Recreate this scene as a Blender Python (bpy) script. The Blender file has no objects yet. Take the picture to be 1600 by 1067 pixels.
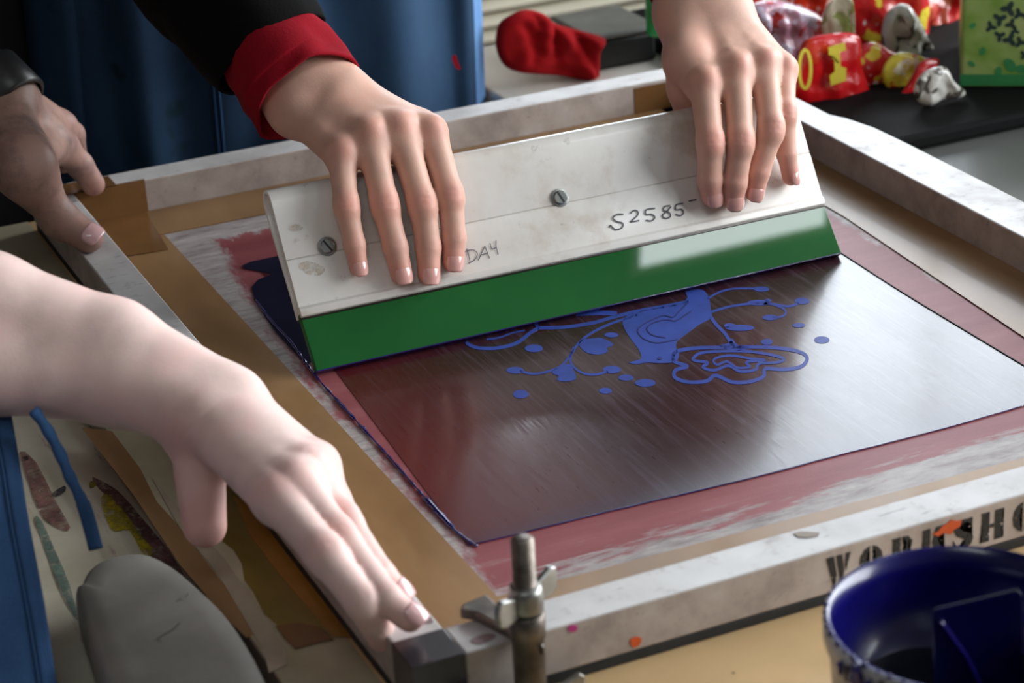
import bpy, bmesh, math, random
import numpy as np
from mathutils import Vector, Matrix, noise
random.seed(4)
C = bpy.context.scene.collection
SC = bpy.context.scene
PI = math.pi
V = Vector
# ------------------------------------------------------------------ camera
F = 3589.6; YAW, PITCH, ROLL = 0.40318, -0.42001, -0.05775
CAM = V((-0.31562, -0.88330, 0.58538))
_f = V((math.sin(YAW)*math.cos(PITCH), math.cos(YAW)*math.cos(PITCH), math.sin(PITCH)))
_r = V((math.cos(YAW), -math.sin(YAW), 0)); _u = _r.cross(_f)
RT = _r*math.cos(ROLL)+_u*math.sin(ROLL); UP = _u*math.cos(ROLL)-_r*math.sin(ROLL)
def ray(px, py):
    return _f*F + RT*(px-800) + UP*(533.5-py)
def at(px, py, z):
    d = ray(px, py); return CAM + d*((z-CAM.z)/d.z)
def aty(px, py, y):
    d = ray(px, py); return CAM + d*((y-CAM.y)/d.y)
def atx(px, py, x):
    d = ray(px, py); return CAM + d*((x-CAM.x)/d.x)
def atd(px, py, dist):
    return CAM + ray(px, py).normalized()*dist
def atp(px, py, p0, n):
    d = ray(px, py); return CAM + d*((p0-CAM).dot(n)/d.dot(n))
cd = bpy.data.cameras.new('camera'); cam = bpy.data.objects.new('camera', cd); C.objects.link(cam)
cam.matrix_world = Matrix(((RT.x, UP.x, -_f.x, CAM.x), (RT.y, UP.y, -_f.y, CAM.y), (RT.z, UP.z, -_f.z, CAM.z), (0, 0, 0, 1)))
cd.sensor_width = 36; cd.lens = F*36/1600; cd.clip_start = .05; cd.clip_end = 60
cd.dof.use_dof = True; cd.dof.focus_distance = 1.46; cd.dof.aperture_fstop = 10
SC.camera = cam
SC.view_settings.view_transform = 'Standard'; SC.view_settings.look = 'None'
SC.view_settings.gamma = 1; SC.view_settings.exposure = 0.12; SC.view_settings.use_curve_mapping = False
try: SC.cycles.use_denoising = True
except Exception: pass

# ------------------------------------------------------------------ materials
def lin(c):
    return tuple(((x/255)/12.92 if x/255 <= .04045 else ((x/255+.055)/1.055)**2.4) for x in c)+(1,)
class NT:
    def __init__(s, name):
        s.m = bpy.data.materials.new(name); s.m.use_nodes = True
        s.t = s.m.node_tree; s.b = s.t.nodes['Principled BSDF']; s.tc = s.n('ShaderNodeTexCoord')
    def n(s, k, **kw):
        x = s.t.nodes.new(k)
        for a, b in kw.items(): setattr(x, a, b)
        return x
    def l(s, a, b): s.t.links.new(a, b)
    def put(s, sock, v):
        if isinstance(v, (int, float, tuple)): sock.default_value = v
        else: s.l(v, sock)
    def map(s, scale=(1, 1, 1), rot=(0, 0, 0), loc=(0, 0, 0), src='Object'):
        x = s.n('ShaderNodeMapping'); x.inputs['Scale'].default_value = scale; x.inputs['Rotation'].default_value = rot; x.inputs['Location'].default_value = loc
        s.l(s.tc.outputs[src], x.inputs['Vector']); return x.outputs[0]
    def noise(s, scale, detail=4, rough=.55, vec=None, dist=0):
        x = s.n('ShaderNodeTexNoise'); x.inputs['Scale'].default_value = scale; x.inputs['Detail'].default_value = detail
        x.inputs['Roughness'].default_value = rough; x.inputs['Distortion'].default_value = dist
        s.l(vec if vec is not None else s.tc.outputs['Object'], x.inputs['Vector']); return x.outputs['Fac']
    def ramp(s, v, pts):
        x = s.n('ShaderNodeValToRGB'); e = x.color_ramp.elements
        while len(e) < len(pts): e.new(.5)
        for i, (p, c) in enumerate(pts): e[i].position = p; e[i].color = c if isinstance(c, tuple) else (c, c, c, 1)
        s.l(v, x.inputs[0]); return x.outputs[0]
    def mix(s, f, a, b, mode='MIX'):
        x = s.n('ShaderNodeMix', data_type='RGBA', blend_type=mode)
        s.put(x.inputs[0], f); s.put(x.inputs[6], a); s.put(x.inputs[7], b); return x.outputs[2]
    def math(s, op, a, b=0., c=0.):
        x = s.n('ShaderNodeMath', operation=op); s.put(x.inputs[0], a); s.put(x.inputs[1], b); s.put(x.inputs[2], c); return x.outputs[0]
    def xyz(s, v=None):
        x = s.n('ShaderNodeSeparateXYZ'); s.l(v if v is not None else s.tc.outputs['Object'], x.inputs[0]); return x.outputs
    def bump(s, h, strength=.3, dist=.001):
        x = s.n('ShaderNodeBump'); x.inputs['Strength'].default_value = strength; x.inputs['Distance'].default_value = dist
        s.l(h, x.inputs['Height']); s.l(x.outputs[0], s.b.inputs['Normal'])
    def set(s, **kw):
        for k, v in kw.items():
            s.put(s.b.inputs[{'col': 'Base Color', 'rough': 'Roughness', 'metal': 'Metallic', 'alpha': 'Alpha', 'coat': 'Coat Weight', 'coatr': 'Coat Roughness', 'spec': 'Specular IOR Level', 'trans': 'Transmission Weight', 'sheen': 'Sheen Weight', 'sss': 'Subsurface Weight'}[k]], v)
        return s.m
def simple(name, col, rough=.5, metal=0, var=.12, scale=40, bump=0, **kw):
    n = NT(name); c = lin(col)
    f = n.noise(scale, 5)
    dark = tuple(x*(1-var*2) for x in c[:3])+(1,); lite = tuple(min(1, x*(1+var)) for x in c[:3])+(1,)
    n.set(col=n.ramp(f, [(.3, dark), (.7, lite)]), rough=rough, metal=metal, **kw)
    if bump: n.bump(f, bump)
    return n.m
def smooth_mask(n, f, lo, hi):
    return n.ramp(f, [(lo, 0.), (hi, 1.)])

def m_frame():
    n = NT('painted_aluminium'); 
    a = n.noise(9, 6, .6); b = n.noise(60, 6, .7); st = n.noise(30, 5, .7, n.map((1, 6, 1)))
    c = n.ramp(a, [(.3, lin((176, 172, 170))), (.5, lin((206, 204, 202))), (.75, lin((226, 226, 226)))])
    c = n.mix(n.math('MULTIPLY', smooth_mask(n, b, .56, .72), .5), c, lin((128, 108, 106)))
    c = n.mix(n.math('MULTIPLY', smooth_mask(n, st, .62, .68), .55), c, lin((96, 78, 80)))
    n.set(col=c, rough=n.ramp(b, [(.3, .33), (.7, .52)]), metal=0.); n.bump(b, .15)
    return n.m
def m_frame_side():
    n = NT('shaded_scuffed_aluminium'); a = n.noise(22, 6, .65); b = n.noise(120, 5, .7)
    c = n.ramp(a, [(.3, lin((140, 128, 122))), (.52, lin((176, 164, 156))), (.75, lin((196, 188, 182)))])  # darker base puts the shade of the upright faces into the colour
    c = n.mix(n.math('MULTIPLY', smooth_mask(n, b, .6, .7), .45), c, lin((100, 84, 80)))
    n.set(col=c, rough=.5, metal=.1); n.bump(b, .15); return n.m
def m_tape():
    n = NT('brown_packing_tape'); a = n.noise(14, 5, .6, n.map((1, .35, 1))); b = n.noise(90, 4)
    c = n.ramp(a, [(.3, lin((126, 94, 60))), (.55, lin((150, 116, 78))), (.8, lin((170, 140, 104)))])
    n.set(col=c, rough=n.ramp(a, [(.3, .3), (.7, .45)]), spec=.3, coat=.10, coatr=.08); n.bump(n.noise(35, 4, .5, n.map((1, .3, 1))), .28); return n.m
def m_mesh():
    # polyester mesh: white selvedge, rose emulsion with ragged edges
    n = NT('screen_mesh_with_emulsion'); x, y, z = n.xyz()
    ragx = n.noise(28, 6, .7, n.map((2.2, .8, 1))); ragy = n.noise(26, 6, .7, n.map((.5, 2.6, 1)))
    def edge(v, at0, sgn, amp, rg, soft=.004):
        # 1 inside
        d = n.math('MULTIPLY', n.math('SUBTRACT', v, at0), sgn)
        d = n.math('ADD', d, n.math('MULTIPLY', n.math('SUBTRACT', rg, .5), amp))
        q = n.n('ShaderNodeMapRange'); n.l(d, q.inputs[0]); q.inputs[1].default_value = -soft; q.inputs[2].default_value = soft
        return q.outputs[0]
    xo = n.math('SUBTRACT', x, n.math('MULTIPLY', n.math('MAXIMUM', n.math('SUBTRACT', y, .40), 0.), .09))
    m1 = edge(xo, .084, 1, .045, ragx); m2 = edge(n.math('SUBTRACT', y, n.math('MULTIPLY', x, .03)), .086, 1, .085, ragy); m3 = edge(x, .515, -1, .05, ragx); m4 = edge(y, .655, -1, .08, ragx)
    m = n.math('MULTIPLY', n.math('MULTIPLY', m1, m2), n.math('MULTIPLY', m3, m4))
    white = n.ramp(n.noise(60, 6, .75, n.map((.5, 2, 1))), [(.3, lin((128, 116, 116))), (.5, lin((166, 158, 156))), (.7, lin((190, 186, 182)))])
    rose = n.ramp(n.noise(20, 6, .6, n.map((.3, 1.4, 1))), [(.3, lin((124, 62, 66))), (.55, lin((142, 78, 82))), (.75, lin((160, 98, 102)))])
    scr = smooth_mask(n, n.noise(18, 7, .75, n.map((.35, 3.2, 1))), .55, .60)
    yy = n.n('ShaderNodeMapRange'); n.l(y, yy.inputs[0]); yy.inputs[1].default_value = .122; yy.inputs[2].default_value = .098
    c = n.mix(n.math('MULTIPLY', n.math('MULTIPLY', scr, yy.outputs[0]), .9), rose, white)
    c = n.mix(m, white, c)
    w = n.noise(900, 2)
    n.set(col=c, rough=.45, spec=.25); n.bump(w, .1); return n.m
def m_ink():
    n = NT('ink_film_on_emulsion'); x, y, z = n.xyz()
    st = n.noise(150, 6, .8, n.map((5, .22, 1), (0, 0, .05))); bl = n.noise(7, 4, .5); fine = n.noise(260, 4, .8, n.map((1.4, .5, 1)))
    # redder to the left: the missing reflection there is put into the colour
    g = n.n('ShaderNodeMapRange'); n.l(n.math('ADD', x, n.math('MULTIPLY', bl, .10)), g.inputs[0]); g.inputs[1].default_value = .13; g.inputs[2].default_value = .26
    c = n.mix(g.outputs[0], lin((88, 26, 26)), lin((52, 26, 30)))
    c = n.mix(n.math('MULTIPLY', smooth_mask(n, st, .52, .7), .35), c, lin((70, 52, 70)))
    st2 = n.noise(70, 6, .75, n.map((5, .16, 1), (0, 0, .08))); c = n.mix(n.math('MULTIPLY', n.math('MULTIPLY', smooth_mask(n, st2, .50, .66), g.outputs[0]), .38), c, lin((100, 84, 100)))
    ed = n.n('ShaderNodeMapRange'); n.l(n.math('ADD', y, n.math('MULTIPLY', bl, .02)), ed.inputs[0]); ed.inputs[1].default_value = .165; ed.inputs[2].default_value = .142
    c = n.mix(n.math('MULTIPLY', ed.outputs[0], .5), c, lin((46, 42, 70)))
    r = n.math('ADD', n.ramp(st, [(.3, .22), (.7, .36)]), n.math('MULTIPLY', fine, .08))
    n.set(col=c, rough=r, spec=.35, coat=n.math('MULTIPLY', n.ramp(n.noise(9, 6, .7, n.map((1.6, .5, 1))), [(.3, .65), (.7, 1.)]), n.ramp(st, [(.38, .30), (.62, .62)])), coatr=n.math('ADD', n.math('MULTIPLY', smooth_mask(n, st, .42, .62), .16), .08)); n.bump(n.math('ADD', fine, n.math('MULTIPLY', st, .6)), .06, .0005); return n.m
def m_pearl():
    n = NT('white_squeegee_handle'); a = n.noise(16, 6, .65); b = n.noise(70, 5, .7)
    c = n.ramp(a, [(.3, lin((206, 196, 184))), (.45, lin((226, 222, 214))), (.7, lin((236, 235, 230)))])
    x, y, z = n.xyz()
    c = n.mix(n.math('MULTIPLY', smooth_mask(n, n.noise(22, 5, .6), .58, .72), .45), c, lin((176, 148, 120)))
    c = n.mix(n.math('MULTIPLY', smooth_mask(n, b, .64, .72), .4), c, lin((110, 92, 84)))
    n.set(col=c, rough=.3, coat=.25, coatr=.15); n.bump(n.noise(25, 3), .08); return n.m
def m_denim(name='blue_denim', dark=(22, 42, 72), lite=(58, 88, 128)):
    n = NT(name); a = n.noise(9, 5, .6, n.map((1, 1, .5))); w = n.n('ShaderNodeTexWave'); w.inputs['Scale'].default_value = 420; w.inputs['Distortion'].default_value = 2
    n.l(n.map((1, 1, 1), (0, .6, .5)), w.inputs[0]); f = n.noise(700, 3)
    c = n.ramp(a, [(.3, lin(dark)), (.75, lin(lite))])
    c = n.mix(n.math('MULTIPLY', f, .35), c, lin(tuple(min(255, int(k*1.25)) for k in lite)))
    c = n.mix(n.math('MULTIPLY', smooth_mask(n, n.noise(16, 3), .66, .72), .6), c, lin((16, 40, 36)))
    n.set(col=c, rough=.92, spec=.2); n.bump(n.math('ADD', w.outputs['Fac'], f), .25, .0008); return n.m
def m_cloth(name, col, var=.25):
    n = NT(name); a = n.noise(30, 5); f = n.noise(600, 3); cc = lin(col)
    n.set(col=n.ramp(a, [(.3, tuple(k*(1-var) for k in cc[:3])+(1,)), (.7, cc)]), rough=.95, spec=.15); n.bump(f, .3); return n.m
def m_skin(name, base, red, dirt=None, vein=.0):
    n = NT(name); at_ = n.n('ShaderNodeAttribute'); at_.attribute_name = 'blush'
    a = n.noise(35, 5, .6); b = n.noise(160, 4, .7)
    c = n.ramp(a, [(.3, lin(tuple(int(k*.93) for k in base))), (.55, lin(base)), (.75, lin(tuple(min(255, int(k*1.04)) for k in base)))])
    sp = n.sep = n.n('ShaderNodeSeparateColor'); n.l(at_.outputs['Color'], sp.inputs[0])
    c = n.mix(n.math('MULTIPLY', sp.outputs[0], .75), c, lin(red))
    c = n.mix(n.math('MULTIPLY', smooth_mask(n, a, .5, .7), .22), c, lin(red))
    if dirt: c = n.mix(n.math('MULTIPLY', smooth_mask(n, n.noise(24, 6, .7), .42, .62), .7), c, lin(dirt))
    n.set(col=c, rough=.5, sss=.12, spec=.4)
    n.b.inputs['Subsurface Radius'].default_value = (.006, .002, .001); n.b.inputs['Subsurface Scale'].default_value = 1.0
    n.bump(n.math('ADD', b, n.noise(700, 3)), .18, .0005); return n.m
M = {}
M['frame'] = m_frame(); M['side'] = m_frame_side(); M['tape'] = m_tape(); M['mesh'] = m_mesh(); M['ink'] = m_ink(); M['pearl'] = m_pearl()
M['denim'] = m_denim('blue_denim', (22, 38, 58), (46, 72, 100)); M['denim_lit'] = m_denim('lit_blue_denim', (74, 112, 160), (120, 160, 206))
M['denim_near'] = m_denim('blue_denim_apron', (30, 54, 86), (58, 90, 130))
M['black_cloth'] = m_cloth('black_knit', (12, 11, 11)); M['red_cloth'] = m_cloth('crimson_jersey', (150, 18, 34)); M['red_rag'] = m_cloth('red_cloth', (158, 16, 22)); M['maroon'] = m_cloth('maroon_jersey', (104, 22, 34))
M['skin'] = m_skin('skin', (220, 176, 156), (208, 118, 108)); M['skin_pale'] = m_skin('pale_skin', (226, 198, 190), (214, 150, 142)); M['skin_dirty'] = m_skin('dirty_skin', (176, 140, 126), (150, 100, 96), (92, 76, 76))
M['nail'] = simple('fingernail', (226, 170, 160), .22, var=.04, coat=.6); M['nail_pale'] = simple('pale_fingernail', (226, 180, 180), .18, var=.04, coat=.7)
n = NT('green_rubber'); a_ = n.noise(12, 3); n.set(col=n.ramp(a_, [(.3, lin((14, 80, 32))), (.7, lin((22, 94, 38)))]), rough=.5, spec=.1, coat=.45, coatr=.02); n.bump(n.noise(9, 2), .05); M['green'] = n.m
M['motif'] = simple('blue_stencil_print', (52, 74, 158), .5, var=.12, scale=50)
M['motifline'] = simple('dark_stencil_line', (44, 50, 110), .5)
M['blueink'] = simple('wet_blue_ink', (28, 20, 96), .12, var=.2, scale=30, bump=.3, coat=.8)
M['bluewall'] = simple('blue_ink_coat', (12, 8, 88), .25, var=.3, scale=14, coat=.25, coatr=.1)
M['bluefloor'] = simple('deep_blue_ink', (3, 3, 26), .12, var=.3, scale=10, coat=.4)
M['inkblade'] = simple('inked_plastic', (8, 9, 60), .2, var=.35, scale=18, coat=.4)
M['blacktape'] = simple('black_tape', (48, 44, 50), .3, var=.35, scale=18, bump=.3, coat=.3)
M['gasket'] = simple('black_rubber', (30, 32, 34), .6, var=.2)
n = NT('galvanised_steel'); a_ = n.noise(45, 5); n.set(col=n.ramp(a_, [(.3, lin((120, 118, 112))), (.7, lin((176, 178, 176)))]), rough=n.ramp(a_, [(.3, .42), (.7, .25)]), metal=.9); n.bump(n.noise(110, 4), .25); M['steel'] = n.m
M['darksteel'] = simple('dull_steel', (120, 112, 104), .42, .85, .3, 60, .3)
M['black_paint'] = simple('faded_black_paint', (34, 34, 32), .6, var=.3, scale=60)
M['pen'] = simple('dark_pen', (92, 90, 98), .7)
M['pink'] = simple('magenta_ink', (186, 60, 130), .4); M['orange'] = simple('orange_ink', (206, 84, 34), .45)
M['tan'] = simple('tan_board', (214, 180, 132), .45, var=.06, scale=14)
M['tin'] = simple('pale_plastic_tub', (176, 178, 182), .35, var=.2, scale=30)

def ragged(mat, sc=150, lo=.34, hi=.62):
    if 'ragged' in mat: return mat
    mat['ragged'] = 1; t = mat.node_tree; nn = t.nodes.new('ShaderNodeTexNoise'); nn.inputs['Scale'].default_value = sc; nn.inputs['Detail'].default_value = 6; nn.inputs['Roughness'].default_value = .75
    tc = t.nodes.new('ShaderNodeTexCoord'); t.links.new(tc.outputs['Object'], nn.inputs['Vector']); rr = t.nodes.new('ShaderNodeMapRange'); rr.inputs[1].default_value = lo; rr.inputs[2].default_value = hi
    t.links.new(nn.outputs['Fac'], rr.inputs[0]); t.links.new(rr.outputs[0], t.nodes['Principled BSDF'].inputs['Alpha']); return mat
# ------------------------------------------------------------------ builders
def link(name, bm, mat, parent=None, smooth=False, loc=None):
    me = bpy.data.meshes.new(name); bm.normal_update(); bm.to_mesh(me); bm.free()
    for m in (mat if isinstance(mat, (list, tuple)) else [mat]): me.materials.append(m)
    o = bpy.data.objects.new(name, me); C.objects.link(o)
    if smooth:
        for p in me.polygons: p.use_smooth = True
    if parent is not None: o.parent = parent
    if loc is not None: o.location = loc
    return o
def tag(o, label=None, cat=None, group=None, kind=None):
    if label: o['label'] = label
    if cat: o['category'] = cat
    if group: o['group'] = group
    if kind: o['kind'] = kind
    return o
def thing(name, label, cat, group=None, loc=(0, 0, 0)):
    o = bpy.data.objects.new(name, None); C.objects.link(o); o.location = loc; o.empty_display_size = .02
    return tag(o, label, cat, group)
def box(bm, a, b, bevel=0, seg=2, mi=0):
    r = bmesh.ops.create_cube(bm, size=1)
    vs = r['verts']; a = V(a); b = V(b)
    for v in vs: v.co = V([(a[i]+b[i])/2 + v.co[i]*(b[i]-a[i]) for i in range(3)])
    if bevel:
        es = list({e for v in vs for e in v.link_edges})
        r2 = bmesh.ops.bevel(bm, geom=es, offset=bevel, segments=seg, affect='EDGES', profile=.5)
    return bm
def prism(bm, pts, z0, z1):
    """pts: list of (x,y) counter-clockwise; vertical prism"""
    lo = [bm.verts.new((p[0], p[1], z0)) for p in pts]; hi = [bm.verts.new((p[0], p[1], z1)) for p in pts]
    n = len(pts); bm.faces.new(hi); bm.faces.new(lo[::-1])
    for i in range(n): bm.faces.new((lo[i], lo[(i+1) % n], hi[(i+1) % n], hi[i]))
    bmesh.ops.recalc_face_normals(bm, faces=bm.faces)
    return bm
def extr(bm, pts, axis_pts, close=True):
    """pts: 3D polygon; extruded by vector axis_pts"""
    a = [bm.verts.new(p) for p in pts]; b = [bm.verts.new(V(p)+axis_pts) for p in pts]; n = len(pts)
    bm.faces.new(a); bm.faces.new(b[::-1])
    for i in range(n): bm.faces.new((a[i], b[i], b[(i+1) % n], a[(i+1) % n]))
    bmesh.ops.recalc_face_normals(bm, faces=bm.faces)
    return bm
def frames(pts):
    pts = [V(p) for p in pts]; T = []
    for i in range(len(pts)):
        t = pts[min(i+1, len(pts)-1)]-pts[max(i-1, 0)]; T.append(t.normalized())
    up = V((0, 0, 1)) if abs(T[0].z) < .9 else V((1, 0, 0)); out = []
    s = T[0].cross(up).normalized()
    for t in T:
        s = (s-t*s.dot(t)).normalized(); out.append((t, s, t.cross(s)))
    return out
def tube(bm, pts, rad, n=12, cap=True, wob=None):
    fr = frames(pts); rings = []
    for i, (p, (t, s, u)) in enumerate(zip(pts, fr)):
        r = rad[i] if isinstance(rad, (list, tuple)) else rad
        ra, rb = r if isinstance(r, (list, tuple)) else (r, r)
        ring = []
        for k in range(n):
            a = 2*PI*k/n; q = 1+(wob(i, a) if wob else 0)
            ring.append(bm.verts.new(V(p)+s*math.cos(a)*ra*q+u*math.sin(a)*rb*q))
        rings.append(ring)
    for i in range(len(rings)-1):
        for k in range(n): bm.faces.new((rings[i][k], rings[i][(k+1) % n], rings[i+1][(k+1) % n], rings[i+1][k]))
    if cap: bm.faces.new(rings[0][::-1]); bm.faces.new(rings[-1])
    return rings
def lathe(bm, prof, c, n=64):
    rings = []
    for r, z in prof: rings.append([bm.verts.new((c[0]+r*math.cos(2*PI*k/n), c[1]+r*math.sin(2*PI*k/n), c[2]+z)) for k in range(n)] if r > 1e-6 else [bm.verts.new((c[0], c[1], c[2]+z))])
    for a, b in zip(rings, rings[1:]):
        for k in range(n):
            k2 = (k+1) % n
            if len(a) == 1: bm.faces.new((a[0], b[k2], b[k]))
            elif len(b) == 1: bm.faces.new((a[k], a[k2], b[0]))
            else: bm.faces.new((a[k], a[k2], b[k2], b[k]))
def cyl(bm, a, b, r, n=24):
    tube(bm, [V(a), V(b)], r, n)
def smooth_path(pts, n=6, closed=False):
    """Catmull-Rom through points (tuples)"""
    P = [V(p) if len(p) == 3 else V((p[0], p[1], 0)) for p in pts]; out = []; N = len(P)
    rng = range(N) if closed else range(N-1)
    for i in rng:
        p0 = P[(i-1) % N] if closed or i > 0 else P[i]; p1 = P[i]; p2 = P[(i+1) % N]; p3 = P[(i+2) % N] if closed or i+2 < N else p2
        for k in range(n):
            t = k/n
            out.append(.5*((2*p1)+(p2-p0)*t+(2*p0-5*p1+4*p2-p3)*t*t+(3*p1-p0-3*p2+p3)*t*t*t))
    if not closed: out.append(P[-1])
    return out
def stroke2(bm, pts, w, to3, closed=False, taper=False, n=5):
    """flat ribbon drawn in 2-D coordinates and carried on to a surface by to3"""
    P = smooth_path(pts, n, closed); N = len(P); L = []
    for i in range(N):
        a = P[(i-1) % N] if closed else P[max(i-1, 0)]; b = P[(i+1) % N] if closed else P[min(i+1, N-1)]
        t = b-a; t.normalize(); nn = V((-t.y, t.x, 0)); ww = w*(.5 if not taper else .5*math.sin(PI*(.12+.76*i/(N-1)))+.1)
        ww *= (.35+.65*abs(nn.x)) if False else 1
        L.append((bm.verts.new(to3(*(P[i]+nn*ww)[:2])), bm.verts.new(to3(*(P[i]-nn*ww)[:2]))))
    for i in range(N if closed else N-1):
        j = (i+1) % N
        bm.faces.new((L[i][0], L[j][0], L[j][1], L[i][1]))
def poly2(bm, pts, to3, n=0):
    P = [(p.x, p.y) for p in smooth_path(pts, n, True)] if n else pts
    f = bm.faces.new([bm.verts.new(to3(*p)) for p in P]); bmesh.ops.triangulate(bm, faces=[f])
def ell2(bm, cx, cy, rx, ry, to3, n=20, rot=0):
    c, s = math.cos(rot), math.sin(rot)
    poly2(bm, [(cx+rx*math.cos(2*PI*k/n)*c-ry*math.sin(2*PI*k/n)*s, cy+rx*math.cos(2*PI*k/n)*s+ry*math.sin(2*PI*k/n)*c) for k in range(n)], to3)
def up_faces(bm, d):
    bm.normal_update()
    for f in bm.faces:
        if f.normal.dot(d) < 0: f.normal_flip()
def solid(o, t, off=0):
    m = o.modifiers.new('thickness', 'SOLIDIFY'); m.thickness = t; m.offset = off; return o
def subsurf(o, l=1):
    m = o.modifiers.new('smooth', 'SUBSURF'); m.levels = l; m.render_levels = l; return o
def sheet(bm, fn, nu, nv):
    g = [[bm.verts.new(fn(i/nu, j/nv)) for i in range(nu+1)] for j in range(nv+1)]
    for j in range(nv):
        for i in range(nu): bm.faces.new((g[j][i], g[j][i+1], g[j+1][i+1], g[j+1][i]))
    return g

# ------------------------------------------------------------------ flesh: signed distance field turned into one skin
class Flesh:
    def __init__(s, res): s.res = res; s.groups = []; s.lo = None; s.hi = None; s.blush = []; s.grooves = []
    def grow(s, p, r):
        p = np.array(p); a, b = p-r, p+r
        s.lo = a if s.lo is None else np.minimum(s.lo, a); s.hi = b if s.hi is None else np.maximum(s.hi, b)
def seg(P, a, b, ra, rb, flat=None):
    a = np.array(a, np.float32); b = np.array(b, np.float32); ab = b-a; L2 = max(float(ab@ab), 1e-12)
    ap = [P[i]-a[i] for i in range(3)]
    h = np.clip((ap[0]*ab[0]+ap[1]*ab[1]+ap[2]*ab[2])/L2, 0, 1)
    d = [ap[i]-h*ab[i] for i in range(3)]
    if flat is not None:     # squash along a direction: (unit vector, factor)
        nv, k = flat; nd = d[0]*nv[0]+d[1]*nv[1]+d[2]*nv[2]
        d = [d[i]+nv[i]*nd*(1/k-1) for i in range(3)]
    return np.sqrt(d[0]**2+d[1]**2+d[2]**2)-(ra+(rb-ra)*h)
def smin(a, b, k):
    h = np.maximum(k-np.abs(a-b), 0)/k
    return np.minimum(a, b)-h*h*k*.25
def surface_nets(D, lo, res):
    nx, ny, nz = D.shape; S = D < 0
    cnt = np.zeros((nx-1, ny-1, nz-1), np.uint8)
    for i in (0, 1):
        for j in (0, 1):
            for k in (0, 1): cnt += S[i:nx-1+i, j:ny-1+j, k:nz-1+k]
    act = np.argwhere((cnt > 0) & (cnt < 8)); idx = -np.ones(cnt.shape, np.int64); idx[tuple(act.T)] = np.arange(len(act))
    acc = np.zeros((len(act), 3)); w = np.zeros(len(act))
    cs = [(i, j, k) for i in (0, 1) for j in (0, 1) for k in (0, 1)]
    for c in cs:
        for ax in range(3):
            if c[ax]: continue
            e = list(c); e[ax] = 1
            d0 = D[act[:, 0]+c[0], act[:, 1]+c[1], act[:, 2]+c[2]]; d1 = D[act[:, 0]+e[0], act[:, 1]+e[1], act[:, 2]+e[2]]
            m = (d0 < 0) != (d1 < 0); t = np.where(m, d0/np.where(m, d0-d1, 1), 0)
            p = np.tile(np.array(c, float), (len(act), 1)); p[:, ax] += t
            acc[m] += p[m]; w += m
    vs = (act+acc/w[:, None])*res+lo
    faces = []
    for ax in range(3):
        b, c = (ax+1) % 3, (ax+2) % 3
        A = np.argwhere(np.take(S, range(0, S.shape[ax]-1), ax) != np.take(S, range(1, S.shape[ax]), ax))
        ok = (A[:, b] > 0) & (A[:, c] > 0) & (A[:, b] < S.shape[b]-1) & (A[:, c] < S.shape[c]-1); A = A[ok]
        ins = S[tuple(A.T)]
        def g(db, dc):
            q = A.copy(); q[:, b] -= db; q[:, c] -= dc; return idx[tuple(q.T)]
        q = np.stack([g(1, 1), g(0, 1), g(0, 0), g(1, 0)], 1)
        q[~ins] = q[~ins][:, ::-1]; faces.append(q)
    return vs, np.concatenate(faces)
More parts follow.
